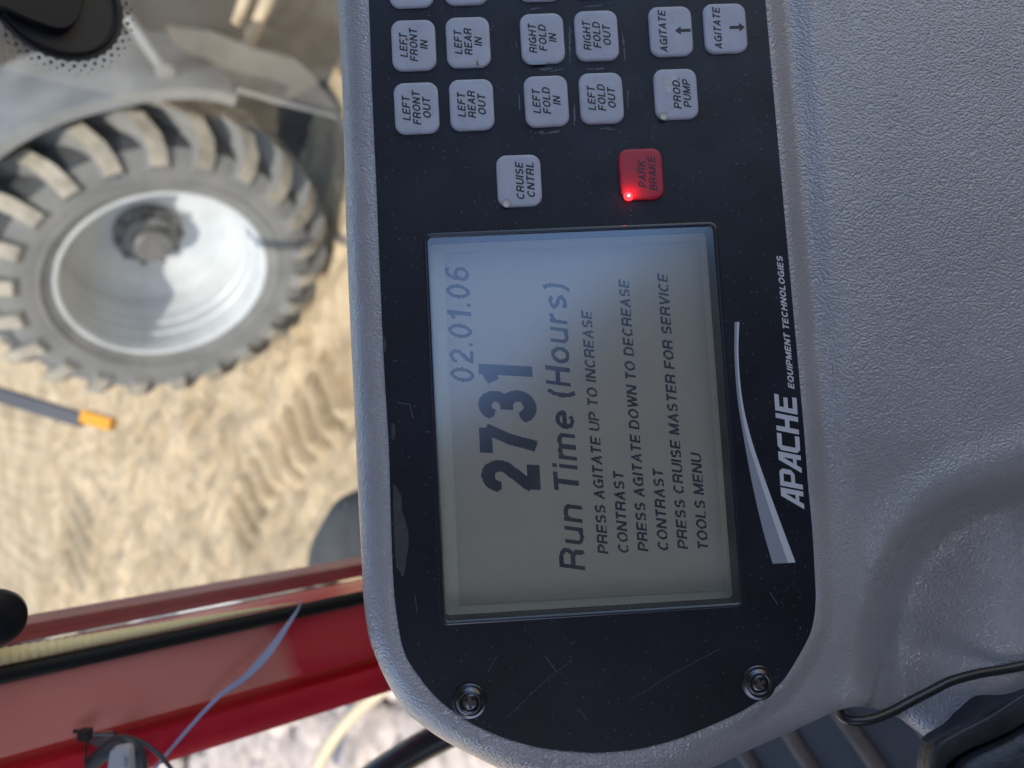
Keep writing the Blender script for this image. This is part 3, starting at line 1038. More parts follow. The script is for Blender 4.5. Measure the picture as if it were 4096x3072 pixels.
def glyph_runs(s, thick, shear, ny, dx, gap=1.15):
    """horizontal runs of ink, glyph units: list of (x0, x1, y0, y1) and the inked width"""
    runs = []
    x = 0.0
    ylo, yhi = -2.1, 7.4
    nrow = int((yhi - ylo) / (7.0 / ny))
    for ch in s:
        if ch == ' ':
            x += 2.6
            continue
        w, strokes = GLY[ch]
        segs = []
        for st in strokes:
            for i, ((ax, ay), (bx, by)) in enumerate(zip(st[:-1], st[1:])):
                l = math.hypot(bx - ax, by - ay)
                if l > 1e-6:
                    segs.append((ax, ay, (bx - ax) / l, (by - ay) / l, l, i > 0, i < len(st) - 2))
        h = thick / 2
        for j in range(nrow):
            y = ylo + (j + 0.5) * 7.0 / ny
            sh = y * shear
            act = [g for g in segs if min(g[1], g[1] + g[3] * g[4]) - h < y < max(g[1], g[1] + g[3] * g[4]) + h]
            if not act:
                continue
            k, start = 0, None
            n = int((w + 2.4) / dx)
            for k in range(n + 1):
                gx = -1.2 + (k + 0.5) * dx
                ink = False
                if k < n:
                    for ax, ay, ux, uy, l, c0, c1 in act:
                        px, py = gx - ax, y - ay
                        u, v = px * ux + py * uy, abs(py * ux - px * uy)
                        if 0 <= u <= l:
                            if v <= h: ink = True; break
                        elif (u < 0 and c0 and px * px + py * py <= h * h) or (u > l and c1 and (u - l) ** 2 + v * v <= h * h):
                            ink = True; break
                if ink and start is None:
                    start = gx - dx / 2
                elif not ink and start is not None:
                    runs.append((x + start + sh, x + gx - dx / 2 + sh, y - 3.5 / ny, y + 3.5 / ny))
                    start = None
        x += w + gap
    return runs
RUNS = {}
def put_text(b, s, pa, pb, cap, bold=1.2, shear=0.0, mi=0, space=1.15, h=0.0, ny=24, dx=0.12):
    """text whose ink runs from face point pa to face point pb along its baseline, capitals cap metres high"""
    key = (s, bold, shear, space, ny, dx)
    if key not in RUNS:
        RUNS[key] = glyph_runs(s, bold, shear, ny, dx, space)
    runs = RUNS[key]
    x0, x1 = min(r[0] for r in runs), max(r[1] for r in runs)
    d = pb - pa
    L = d.length
    e = d / L
    n = Vector((-e.y, e.x, 0))
    sx, sy = L / (x1 - x0), cap / 7.0
    vs, fs = [], []
    for a, c, ya, yb in runs:
        k = len(vs)
        for gx, gy in ((a, ya), (c, ya), (c, yb), (a, yb)):
            q = pa + e * ((gx - x0) * sx) + n * (gy * sy)
            q.z = h * 0.001
            vs.append(q)
        fs.append((k, k + 1, k + 2, k + 3))
    b.add(vs, fs, mi)
def px_text(b, s, a, c, cap_px, h, bold, shear, space=1.15, ny=24, dx=0.12):
    pa, pb = F(a[0], a[1], h), F(c[0], c[1], h)
    put_text(b, s, pa, pb, cap_px / 12.75 * 0.001, bold, shear, space=space, h=h, ny=ny, dx=dx)
TH = DEEP + 0.28
tb = MB(); px_text(tb, '02.01.06', (1899, 1527), (1874, 1064), 98, TH, 1.1, 0.18, 1.15, 20, 0.35); tb.build('version_text', M['lcd_ink'], disp, smooth=False)
tb = MB(); px_text(tb, '2731', (2155, 1964), (2128, 1445), 222, TH, 1.72, 0.12, 0.95, 46, 0.15); tb.build('hours_figures', M['lcd_ink'], disp, smooth=False)
tb = MB(); px_text(tb, 'Run', (2343, 2281), (2328, 2013), 104, TH, 1.1, 0.17, 0.95, 22, 0.32); px_text(tb, 'Time', (2319, 1954), (2293, 1637), 103, TH, 1.1, 0.17, 0.95, 22, 0.32)
px_text(tb, '(Hours)', (2287, 1590), (2263, 1129), 102, TH, 1.1, 0.17, 0.95, 22, 0.32)
tb.build('run_time_text', M['lcd_ink'], disp, smooth=False)
tb = MB()
for s, a, c in (('PRESS AGITATE UP TO INCREASE', (2435, 2216), (2366, 1239)), ('CONTRAST', (2516, 2211), (2494, 1881)),
                ('PRESS AGITATE DOWN TO DECREASE', (2595, 2206), (2515, 1115)), ('CONTRAST', (2675, 2201), (2652, 1871)),
                ('PRESS CRUISE MASTER FOR SERVICE', (2754, 2197), (2670, 1091)), ('TOOLS MENU', (2834, 2192), (2804, 1806))):
    px_text(tb, s, a, c, 43, TH, 1.35, 0.2, 1.0, 9, 0.35)
tb.build('help_text', M['lcd_ink'], disp, smooth=False)

# --- buttons
BW, BH, BR_ = 16.9, 14.2, 3.3
def button_mesh(mat):
    b = MB()
    prof = ((0.0, -0.5), (0.0, 0.35), (0.06, 0.62), (0.28, 0.86), (0.7, 0.97), (1.5, 1.0))
    rows = []
    for ins, h in prof:
        w, hh, r = BW / 2 - ins, BH / 2 - ins, max(BR_ - ins, 0.4)
        ring = []
        for cx_, cy_, a0 in ((w - r, hh - r, 0), (-w + r, hh - r, 90), (-w + r, -hh + r, 180), (w - r, -hh + r, 270)):
            for k in range(9):
                a = math.radians(a0 + 90 * k / 8)
                ring.append(Vector((cx_ + r * math.cos(a), cy_ + r * math.sin(a), h)) * 0.001)
        rows.append(ring)
    b.grid(rows, closed_v=True)
    b.f.append(tuple(range(len(b.v) - 36, len(b.v)))); b.mi.append(0)
    return b
proto = button_mesh(None).build('button', M['btn'], con, sharp=50)
first = [True]
def button(px, py, lines, dot=None, red=False, shift=0.0, cap=2.45, pitch=3.25, arrow=0):
    if red:
        o = button_mesh(None).build('button', M['btn_red'], con, sharp=50)
        o['label'] = 'red park brake button with glowing red light'
    elif first[0]:
        first[0] = False
        o = proto
    else:
        o = link(proto.copy(), con)
    c = F(px, py, H0)
    o.location = (c.x, c.y, H0 * 0.001)
    rot = random.uniform(-0.006, 0.006)
    o.rotation_euler = (0, 0, rot)
    b = MB()
    n = len(lines)
    for i, s in enumerate(lines):
        y = ((n - 1) / 2 - i) * pitch - cap / 2 - shift
        wid = (sum(GLY[ch][0] if ch != ' ' else 2.6 for ch in s) + 1.05 * (len(s) - 1) + 1.6) * cap / 7 * 1.07
        put_text(b, s, Vector((-wid / 2, y, 0)) * 0.001, Vector((wid / 2, y, 0)) * 0.001, cap * 0.001, 1.36, 0.22, h=1.03, space=1.05)
    if arrow:
        y0 = -3.9
        sgn = arrow
        hw, L = 0.55, 5.2
        pts = [(-hw, -L / 2), (hw, -L / 2), (hw, L * 0.12), (1.5, L * 0.12), (0, L / 2), (-1.5, L * 0.12), (-hw, L * 0.12)]
        b.add([Vector((x, y0 + y * sgn, 1.03)) * 0.001 for x, y in pts], [tuple(range(7)) if sgn > 0 else tuple(reversed(range(7)))])
    b.build('legend', M['ink_red'] if red else M['ink'], o, smooth=False)
    if dot:
        q = F(dot[0], dot[1], H0 + 1.0)
        q = (q - Vector((c.x, c.y, 0)))
        lb_ = MB()
        r = 0.0015 if red else 0.0011
        if red:
            lb_.lathe([(r, 0), (r * 0.92, 0.00025), (r * 0.7, 0.0005), (r * 0.3, 0.00062), (0.00001, 0.00066)], 24, fr=lambda x, y, z: (q.x + x, q.y + y, 0.001 + z))
            lb_.build('indicator_light', M['led'], o)
            cb = MB()
            cb.lathe([(0.00036, 0), (0.0003, 0.0002), (0.00001, 0.0003)], 16, fr=lambda x, y, z: (q.x + x, q.y + y, 0.00163 + z))
            cb.build('light_core', M['led_core'], o)
            ll = bpy.data.lights.new('led_lamp', 'POINT')
            ll.energy = 0.00032
            ll.color = (1.0, 0.03, 0.03)
            ll.shadow_soft_size = 0.0004
            lo_ = link(bpy.data.objects.new('led_lamp', ll), o)
            lo_.location = (q.x + 0.0006, q.y - 0.0006, 0.0032)
        else:
            lb_.lathe([(r * 1.08, 0.00003), (r, 0.0001), (r * 0.9, 0.00002), (0.00001, 0.00002)], 24, fr=lambda x, y, z: (q.x + x, q.y + y, 0.001 + z))
            lb_.build('indicator_light', M['lens'], o)
            rg_ = MB()
            rg_.lathe([(r * 1.05, 0.00002), (r * 1.12, 0.00012), (r * 1.25, 0.00012), (r * 1.3, 0.0)], 24, fr=lambda x, y, z: (q.x + x, q.y + y, 0.001 + z))
            rg_.build('light_ring', M['logo_grey'], o)
    return o
button(1655.5, 185, ['LEFT', 'FRONT', 'IN'])
b_lri = button(1872.6, 173, ['LEFT', 'REAR', 'IN'])
button(1667, 436, ['LEFT', 'FRONT', 'OUT'])
button(1886.5, 422.6, ['LEFT', 'REAR', 'OUT'])
b_rfi = button(2169, 158, ['RIGHT', 'FOLD', 'IN'])
button(2185, 408, ['LEFT', 'FOLD', 'IN'])
button(2385, 146.5, ['RIGHT', 'FOLD', 'OUT'])
button(2404, 396, ['LEFT', 'FOLD', 'OUT'])
button(2681, 129.6, ['AGITATE'], arrow=1, shift=-2.7)
button(2898, 117.4, ['AGITATE'], arrow=-1, shift=-2.7)
button(2701.6, 380, ['PROD.', 'PUMP'], dot=(2656, 464), shift=1.85)
button(2076, 725.5, ['CRUISE', 'CNTRL'], dot=(2027, 813.6), shift=1.9, pitch=3.4)
button(2562.5, 700, ['PARK', 'BRAKE'], dot=(2513.6, 785), red=True, shift=1.9, pitch=3.4)
for px, py, s in ((1644, -65, 'RIGHT'), (1862, -76, 'RIGHT'), (2155, -90, None), (2370, -103, None)):
    button(px, py, ['RIGHT', 'FRONT' if px < 1700 else 'REAR', 'IN'] if s else [])
# small marks on two buttons
def mark(o, px_pts, name, mat):
    pts = []
    for x, y in px_pts:
        q = F(x, y, H0 + 1.0)
        pts.append(Vector((q.x - o.location.x, q.y - o.location.y, 0.001012)))
    flat(pts, name, mat, o)
mark(b_lri, [(1903, 242), (1909, 243), (1914, 252), (1917, 262), (1911, 263), (1905, 260), (1906, 250)], 'stain', M['stain'])
mark(b_rfi, [(2118, 255), (2122, 246), (2132, 243), (2160, 245), (2182, 244), (2182, 256), (2140, 258)], 'smear', M['teal'])

b_ff = [o for o in con.children if o.name.startswith('button')]
mark(b_ff[0], [(1621, 150), (1628, 152), (1636, 158), (1634, 164), (1626, 163), (1620, 158)], 'stain', M['stain'])
b_pp = [o for o in b_ff if (o.location - F(2701.6, 380, H0)).length < 0.002][0]
M['peel'] = plain('peeled_patch', (0.44, 0.42, 0.43), 0.35, var=0.3, scale=500)
mark(b_pp, [(2640, 312), (2655, 306), (2668, 316), (2690, 300), (2703, 303), (2704, 322), (2690, 340), (2684, 368), (2668, 362), (2655, 342), (2646, 330)], 'peeled_patch', M['peel'])
# --- logo
def lerp_poly(a, b, n):
    A = spline([Vector((x, y, 0)) for x, y in a], n)
    B = spline([Vector((x, y, 0)) for x, y in b], n)
    m = min(len(A), len(B))
    return A, B
Z = lambda q: [(2850 + x * 0.8446, 950 + y * 0.8446) for x, y in q]
outer = Z([(105, 400), (104, 560), (118, 760), (145, 930), (185, 1150), (235, 1370), (285, 1545)])
midl = Z([(117, 400), (115, 560), (130, 760), (159, 930), (203, 1080), (268, 1280), (358, 1541)])
inner = Z([(127, 400), (123, 560), (140, 760), (177, 930), (228, 1090), (300, 1290), (393, 1539)])
swoosh = bpy.data.objects.new('logo', None)
link(swoosh, con)
def band(a, b_, name, mat, dh):
    A = spline([Vector((x, y, 0)) for x, y in a], 8)
    B = spline([Vector((x, y, 0)) for x, y in b_], 8)
    b = MB()
    b.grid([[F(p.x, p.y, H0 + dh) for p in A], [F(p.x, p.y, H0 + dh) for p in B]])
    b.build(name, mat, swoosh, smooth=False)
band(outer, midl, 'swoosh_grey', M['logo_grey'], 0.03)  # two printed tones: grey outer band, white inner band
band(midl, inner, 'swoosh_white', M['logo_white'], 0.03)
# heavy slanted capitals drawn as strokes on a 5 x 7 field
GL = {
 'A': [[(0, 0), (1.5, 0), (1.95, 1.4), (3.6, 1.4), (3.6, 0), (5.0, 0), (5.0, 7), (2.6, 7)], [(2.3, 2.5), (3.6, 2.5), (3.6, 5.6)]],
 'P': [[(0, 0), (1.4, 0), (1.4, 2.3), (3.9, 2.3), (5, 3.4), (5, 6), (4.1, 7), (0, 7)], [(1.4, 3.5), (3.6, 3.5), (3.6, 5.8), (1.4, 5.8)]],
 'C': [[(1, 0), (4.8, 0), (4.8, 1.4), (1.5, 1.4), (1.4, 1.6), (1.4, 5.4), (1.5, 5.6), (4.8, 5.6), (4.8, 7), (1, 7), (0, 6), (0, 1)]],
 'H': [[(0, 0), (1.4, 0), (1.4, 2.8), (3.6, 2.8), (3.6, 0), (5, 0), (5, 7), (3.6, 7), (3.6, 4.2), (1.4, 4.2), (1.4, 7), (0, 7)]],
 'E': [[(0, 0), (4.8, 0), (4.8, 1.4), (1.4, 1.4), (1.4, 2.9), (4.3, 2.9), (4.3, 4.2), (1.4, 4.2), (1.4, 5.6), (4.8, 5.6), (4.8, 7), (0, 7)]],
}
def fill(loops):
    bm = bmesh.new()
    es = []
    for lp_ in loops:
        vs = [bm.verts.new((x, y, 0)) for x, y in lp_]
        es += [bm.edges.new((vs[i], vs[(i + 1) % len(vs)])) for i in range(len(vs))]
    bmesh.ops.triangle_fill(bm, use_beauty=True, use_dissolve=False, edges=es, normal=(0, 0, 1))
    bm.verts.index_update()
    r = [v.co.copy() for v in bm.verts], [tuple(v.index for v in f.verts) for f in bm.faces]
    bm.free()
    return r
ab = MB()
pa, pb2 = F(3217.4, 2037, H0), F(3184.5, 1571, H0)
e = (pb2 - pa); L = e.length; e = e / L; nn = Vector((-e.y, e.x, 0))
adv = 5.75
ADV = {'A': 5.55, 'P': 4.75, 'C': 5.5, 'H': 5.75, 'E': 5.0}
tot = sum(ADV[c] for c in 'APACH') + 4.8 + 7 * 0.22
x = 0.0
for ch in 'APACHE':
    vs, fs = fill(GL[ch])
    sc_ = L / tot
    out = []
    for v in vs:
        q = pa + e * ((x + v.x + v.y * 0.22) * sc_) + nn * (v.y / 7 * 0.0071)
        q.z = (H0 + 0.03) * 0.001
        out.append(q)
    ab.add(out, fs)
    x += ADV[ch]
ab.build('logo_name', M['logo_white'], swoosh, smooth=False)
tb = MB(); px_text(tb, 'EQUIPMENT TECHNOLOGIES', (3177.7, 1556), (3129, 1022), 24, H0 + 0.03, 1.5, 0.28, 1.1, 18, 0.16); tb.build('logo_words', M['logo_white'], swoosh, smooth=False)

# --- screws with cup washers
def screw(px, py, rot):
    o = bpy.data.objects.new('screw', None)
    link(o, con)
    c = F(px, py, H0)
    o.location = c
    w = MB()
    mm = 0.001
    w.lathe([(5.3 * mm, 0), (5.25 * mm, 0.45 * mm), (4.9 * mm, 0.6 * mm), (4.3 * mm, 0.55 * mm), (4.0 * mm, 0.75 * mm), (3.6 * mm, 1.35 * mm), (3.15 * mm, 1.6 * mm), (2.8 * mm, 1.45 * mm), (2.6 * mm, 1.0 * mm)], 48)
    w.build('cup_washer', M['screw'], o)
    hd = MB()
    hd.lathe([(2.65 * mm, 0.95 * mm), (2.5 * mm, 1.2 * mm), (1.6 * mm, 1.35 * mm), (0.01 * mm, 1.4 * mm)], 32)
    hd.build('screw_head', M['screw'], o)
    cr = MB()
    pts = []
    for k in range(4):
        a = math.radians(90 * k) + rot
        for da, r in ((-0.27, 1.9), (0.27, 1.9), (0.785, 0.72)):
            pts.append(Vector((r * math.cos(a + da), r * math.sin(a + da), 1.43)) * mm)
    cr.add(pts, [tuple(range(12))])
    cr.build('cross_recess', M['recess'], o, smooth=False)
screw(1879.5, 2804.6, 0.05)
screw(3033.7, 2731, 0.5)

# ------------------------------------------------------------------ black cable over the console corner
def face_world(px, py, h):
    return FACE_M @ F(px, py, h)
zq = lambda x, y: (3300 + x * 0.36, 2500 + y * 0.36)
cp = [((120, 860), -26), ((165, 950), -22), ((185, 1015), -17), ((262, 1058), -14), ((400, 1066), -13), ((560, 1035), -13), ((750, 958), -14), ((950, 850), -15), ((1200, 722), -16), ((1400, 622), -16.5), ((1700, 540), -17), ((2000, 490), -17), ((2320, 430), -17), ((2700, 380), -18)]
def surf_h(x, y):
    return h_right(x, y, poly_dist((x, y), OUT)[0])
cp2 = []
for p, h in cp:
    x, y = zq(*p)
    cp2.append(face_world(x, y, max(h, surf_h(x, y) + 1.7) if p[0] > 600 else h))
pts = spline(cp2, 8)
cb = MB()
cb.tube(pts, 0.00155, 14)
tag(cb.build('black_cable', M['cable']), 'thin black cable looping over the lower corner of the console', 'cable')

# ------------------------------------------------------------------ folded black vinyl cover at the lower corner
ST = [[(1080, 1800), (1090, 1800), (1180, 1800), (1290, 1800), (1330, 1800), (1500, 1850), (1900, 2000)],
      [(1105, 1480), (1125, 1480), (1230, 1480), (1340, 1540), (1390, 1570), (1560, 1620), (2000, 1800)],
      [(1165, 1290), (1190, 1300), (1330, 1330), (1500, 1420), (1540, 1450), (1680, 1520), (2100, 1750)],
      [(1440, 1105), (1460, 1140), (1560, 1190), (1700, 1320), (1730, 1360), (1830, 1430), (2200, 1650)],
      [(1650, 800), (1760, 980), (1830, 1050), (1920, 1230), (1950, 1270), (2030, 1330), (2300, 1550)],
      [(1850, 650), (2010, 830), (2060, 900), (2120, 1130), (2150, 1170), (2200, 1230), (2400, 1450)],
      [(2260, 470), (2330, 650), (2360, 720), (2380, 980), (2390, 1020), (2420, 1100), (2500, 1300)],
      [(2700, 380), (2700, 560), (2700, 640), (2700, 900), (2700, 950), (2700, 1020), (2700, 1200)]]
HL = [-24, -18, -14, -21, -31, -20, -16]
sec = []
for st in ST:
    st = st[:6] + [(st[6][0] + 700, st[6][1] + 520)]
    a = [face_world(*zq(*p), h) for p, h in zip(st, HL)]
    a = [a[0] - EN * 0.004] + a + [a[-1] - EN * 0.04]
    sec.append(spline(a, 6))
cols = list(zip(*sec))
cols = [spline(c, 6) for c in cols]
vb = MB()
vb.grid([list(c) for c in cols])
tag(vb.build('folded_cover', M['cover']), 'worn black vinyl cover folded against the console corner', 'cover')

# ------------------------------------------------------------------ rear wheel
def m_tyre():
    t = NT('dusty_tyre_rubber')
    f = t.noise(5, 6, 0.6)
    t.color(t.ramp(f, [(0.3, (0.11, 0.11, 0.105)), (0.7, (0.175, 0.168, 0.155))]))
    t.set(Roughness=0.85)
    t.bump(t.noise(30, 5), 0.3, 0.01)
    return t.m
M['tyre'] = m_tyre()
M['groove'] = plain('black_tread_rubber', (0.035, 0.035, 0.036), 0.8, var=0.3, scale=8)
M['lug'] = plain('sunlit_dusty_lug', (0.25, 0.222, 0.175), 0.9, var=0.4, scale=9)  # tan of the lug tops: dust plus sunlight painted into the colour
M['rim'] = plain('white_rim_paint', (0.45, 0.46, 0.46), 0.4, var=0.1, scale=5)
M['hub'] = plain('dark_hub', (0.12, 0.115, 0.11), 0.55, var=0.3, scale=12)
mach = empty('farm_machine', mat=WM)
tag(mach, 'rear of a farm machine with white dished wheel, lugged tyre and grey mudguard', 'farm machine')
def group_part(name):
    return link(bpy.data.objects.new(name, None), mach)
whl = group_part('wheel')
tyb = MB()
carc = [(0.535, -0.03), (0.545, 0.005), (0.575, 0.018), (0.612, 0.033), (0.616, 0.042), (0.628, 0.042), (0.632, 0.037), (0.68, 0.045), (0.75, 0.04), (0.81, 0.015), (0.845, -0.03), (0.865, -0.10), (0.87, -0.20),
        (0.865, -0.32), (0.845, -0.40), (0.80, -0.45), (0.70, -0.475), (0.60, -0.46), (0.53, -0.40)]
tyb.lathe(carc[:10], 120)
tyb.lathe(carc[9:], 120, mi=2)
NL = 22
for side in (0, 1):
    for k in range(NL):
        a0 = 6.28319 * (k + 0.5 * side) / NL
        rows = []
        path = [(0.0, 0.725, 0.040), (0.04, 0.79, 0.026), (0.10, 0.835, -0.005), (0.3, 0.85, -0.06), (0.6, 0.855, -0.13), (1.0, 0.86, -0.215)]
        for u, r, z in path:
            if side: z = -0.43 - z
            ang = a0 + 0.28 * max(0, u - 0.05) * (1 if not side else 1)
            top = r + 0.014 + 0.092 * sstep(0.0, 0.25, u) * (1 if u > 0 else 0.2)
            zt = z + (0.028 if not side else -0.028) * (1 - sstep(0.0, 0.35, u))
            hw = 0.043 - 0.008 * u
            ring = []
            for (rr, zz, ww) in ((r - 0.03, z, hw * 1.35), (top, zt, hw), (top, zt, -hw), (r - 0.03, z, -hw * 1.35)):
                th = ang + ww / rr
                ring.append(Vector((rr * math.cos(th), rr * math.sin(th), zz)))
            rows.append(ring)
        n0 = len(tyb.v)
        tyb.grid(rows, closed_v=True)
        for q_ in range(len(tyb.mi) - 20, len(tyb.mi)):
            if (q_ - len(tyb.mi)) % 4 == 1: tyb.mi[q_] = 1
        tyb.f.append((n0, n0 + 1, n0 + 2, n0 + 3)); tyb.mi.append(0)
        n1 = len(tyb.v)
        tyb.f.append((n1 - 4, n1 - 3, n1 - 2, n1 - 1)); tyb.mi.append(0)
tyb.build('tyre', [M['tyre'], M['lug'], M['groove']], whl, sharp=38)
rmb = MB()
rmb.lathe([(0.548, -0.028), (0.568, -0.012), (0.566, 0.004), (0.552, 0.012), (0.534, 0.006), (0.525, -0.015), (0.52, -0.05), (0.518, -0.12), (0.505, -0.13), (0.503, -0.20),
           (0.49, -0.21), (0.487, -0.29), (0.478, -0.30), (0.475, -0.37), (0.455, -0.41), (0.40, -0.425), (0.30, -0.43), (0.26, -0.455), (0.18, -0.455)], 96)
rmb.build('rim', M['rim'], whl, sharp=40)
hbb = MB()
hbb.lathe([(0.19, -0.45), (0.19, -0.42), (0.17, -0.41), (0.155, -0.39), (0.15, -0.36), (0.11, -0.345), (0.105, -0.30), (0.09, -0.285), (0.0005, -0.28)], 48)
for k in range(10):
    a = 6.28319 * k / 10
    hbb.lathe([(0.018, -0.425), (0.018, -0.375), (0.012, -0.365), (0.0005, -0.365)], 6, fr=lambda x, y, z: (0.175 * math.cos(a) + x, 0.175 * math.sin(a) + y, z))
hbb.build('hub', M['hub'], whl, sharp=35)

# ------------------------------------------------------------------ mudguard over the wheel and machine side behind it
M['guard'] = plain('grey_guard_paint', (0.175, 0.175, 0.168), 0.75, var=0.25, scale=4)
M['flap'] = plain('brown_grey_flap', (0.10, 0.094, 0.088), 0.65, var=0.25, scale=5)
M['hull'] = plain('shaded_grey_hull', (0.028, 0.031, 0.035), 0.55, var=0.35, scale=3)  # near-black base colour carries the shade the panel lies in
grd = group_part('mudguard')
gb = MB()
rows = []
NA = 60
for i in range(NA + 1):
    th = math.radians(-3 + 118 * i / NA)
    R0 = 1.09 + 0.05 * (1 - sstep(0, 30, math.degrees(th)))
    ring = []
    for r, z in ((R0 - 0.045, 0.05), (R0 - 0.045, 0.062), (R0 + 0.008, 0.062), (R0 + 0.014, 0.045), (R0 + 0.02, -0.2), (R0 + 0.02, -0.52), (R0 - 0.005, -0.52), (R0 - 0.008, -0.2), (R0 - 0.012, 0.04)):
        ring.append(Vector((r * math.cos(th), r * math.sin(th), z)))
    rows.append(ring)
gb.grid(rows, closed_v=True)
gb.f.append(tuple(range(9))); gb.mi.append(0)
gb.f.append(tuple(range(len(gb.v) - 9, len(gb.v)))); gb.mi.append(0)
gb.build('guard_sheet', M['guard'], grd, sharp=35)
bk = MB()
ba, bb_ = wheel_pt(515, 75, -0.30), wheel_pt(660, 285, -0.05)
bk.tube([Vector((ba[0], ba[1], -0.30)), Vector((bb_[0], bb_[1], -0.05))], 0.028, 12)
bk.lathe([(0.0005, 0.03), (0.04, 0.025), (0.045, 0.0), (0.0005, -0.01)], 20, fr=lambda x, y, z: (bb_[0] + x, bb_[1] + y, -0.05 + z))
bk.build('brace', M['guard'], grd, sharp=40)
flp = group_part('mud_flap')
zp = [(980, 160), (1250, 190), (1500, 290), (1740, 350), (1850, 450), (2000, 660), (2200, 900), (2200, 960), (1960, 690), (1700, 610), (1400, 520), (1250, 400), (1030, 260)]
pl = [wheel_pt(x * 0.678, y * 0.678, -0.2) for x, y in zp]
fbm = MB()
n = len(pl)
fbm.add([Vector((a, b, -0.2)) for a, b in pl] + [Vector((a, b, -0.235)) for a, b in pl],
        [tuple(range(n)), tuple(reversed(range(n, 2 * n)))] + [(i, (i + 1) % n, n + (i + 1) % n, n + i) for i in range(n)])
fbm.build('flap_sheet', M['flap'], flp, smooth=False)
eb = MB()
edge = [Vector((*wheel_pt(x * 0.678, y * 0.678, -0.18), -0.18)) for x, y in ((1400, 525), (1550, 570), (1700, 612), (1850, 650), (2000, 690))]
eb.tube(spline(edge, 4), 0.016, 8)
eb.build('flap_rim', M['guard'], flp)
hull = group_part('hull')
hp = [wheel_pt(x, y, -0.85) for x, y in ((1420, 690), (1330, 650), (1000, 700), (400, 700), (-300, 560), (-400, -500), (2000, -500), (2000, 690))]
hbm = MB()
n = len(hp)
hbm.add([Vector((a, b, -0.85)) for a, b in hp] + [Vector((a, b, -1.25)) for a, b in hp],
        [tuple(range(n)), tuple(reversed(range(n, 2 * n)))] + [(i, (i + 1) % n, n + (i + 1) % n, n + i) for i in range(n)])
hbm.build('hull_panel', M['hull'], hull, smooth=False)
M['tanpipe'] = plain('tan_hose', (0.42, 0.33, 0.22), 0.5)
ppb = MB()
for a, b, r in (((1000, -60), (945, 95), 0.03), ((1095, -60), (985, 195), 0.036)):
    p, q = wheel_pt(*a, -0.6), wheel_pt(*b, -0.6)
    o_ = MB()
    o_.tube([Vector((*p, -0.6)), Vector((*q, -0.6))], r, 12)
    oo = o_.build('hose_end', M['tanpipe'], hull)

# ------------------------------------------------------------------ marker light on its arm beyond the wheel's lower edge
M['amber'] = plain('amber_lens', (0.62, 0.27, 0.012), 0.25)
M['arm'] = plain('dark_arm', (0.045, 0.047, 0.055), 0.5)
DM = 2.9
mk = empty('marker_light', at_depth(0, 1600, DM))
tag(mk, 'amber marker light at the end of a dark arm', 'marker light')
def bar(name, a, b, w_px, t_, mat, d0, d1=None, parent=None, mb=None):
    p, q = at_depth(*a, d0), at_depth(*b, d1 or d0)
    ax0 = (q - p).normalized()
    ax1 = ax0.cross(FWD).normalized()
    ax2 = ax0.cross(ax1)
    bx = MB()
    off_ = parent.location if parent else Vector()
    bx.box((p + q) / 2 - off_, (q - p).length, w_px / FPX * d0, t_, (ax0, ax1, ax2))
    return bx.build(name, mat, parent, smooth=False)
bar('arm', (-260, 1500), (330, 1680), 54, 0.05, M['arm'], DM, parent=mk)
bar('amber_lens', (331, 1663), (452, 1698), 47, 0.05, M['amber'], DM, parent=mk)

# ------------------------------------------------------------------ domed grey tank beyond the red pillar
M['tank'] = plain('grey_tank', (0.055, 0.055, 0.054), 0.85, var=0.4, scale=6)
tc_ = at_depth(1560, 2330, 2.75)
R_T = 0.36
ztop = tc_.z + 0.25
tk = MB()
tk.lathe([(0.001, ztop), (R_T * 0.35, ztop - 0.012), (R_T * 0.7, ztop - 0.055), (R_T * 0.92, ztop - 0.13), (R_T, ztop - 0.24), (R_T, -0.05), (0.001, -0.05)], 48,
         fr=lambda x, y, z: (x, y, z))
tko = tk.build('grey_tank', M['tank'], loc=(tc_.x, tc_.y, 0))
tag(tko, 'domed grey tank standing outside just past the red pillar', 'tank')

# ------------------------------------------------------------------ pale stones and hose beyond the pillar's lower side
M['stone'] = plain('pale_stone', (0.29, 0.245, 0.21), 0.85, var=0.35, scale=9, bump=0.4, bscale=20, bdist=0.02)
stn = MB()
for i in range(420):
    px, py = random.uniform(350, 2300), random.uniform(2620, 3350)
    p = at_z(px, py, 0)
    s = random.uniform(0.05, 0.2)
    sx, sy, sz = s * random.uniform(0.7, 1.5), s * random.uniform(0.7, 1.5), s * random.uniform(0.22, 0.45)
    rz = random.uniform(0, 3.14)
    seed = Vector((random.random() * 50, random.random() * 50, 0))
    rows = []
    for a in range(7):
        th = math.pi * (a + 0.02) / 6.04
        ring = []
        for k in range(10):
            ph = 6.28319 * k / 10
            d = Vector((math.sin(th) * math.cos(ph), math.sin(th) * math.sin(ph), math.cos(th)))
            rr = 1 + 0.35 * noise.noise(d * 1.7 + seed)
            v = Vector((d.x * sx * rr, d.y * sy * rr, d.z * sz * rr))
            ring.append(p + Vector((v.x * math.cos(rz) - v.y * math.sin(rz), v.x * math.sin(rz) + v.y * math.cos(rz), v.z + sz * 0.3)))
        rows.append(ring)
    stn.grid(rows, closed_v=True)
tag(stn.build('stones', M['stone']), 'pale sunlit stones lying outside the cab', 'stones', kind='stuff')
M['hose'] = plain('cream_hose', (0.40, 0.33, 0.22), 0.5)
hp_ = [(1180, 3300), (1262, 3090), (1330, 2960), (1420, 2850), (1495, 2785), (1600, 2720), (1760, 2650)]
hs = MB()
hpts = spline([at_depth(x, y, 4.3) for x, y in hp_], 40)
hs.tube(hpts, 0.038, 12, rfun=lambda i: 0.038 + (0.0028 if i % 4 < 2 else 0))
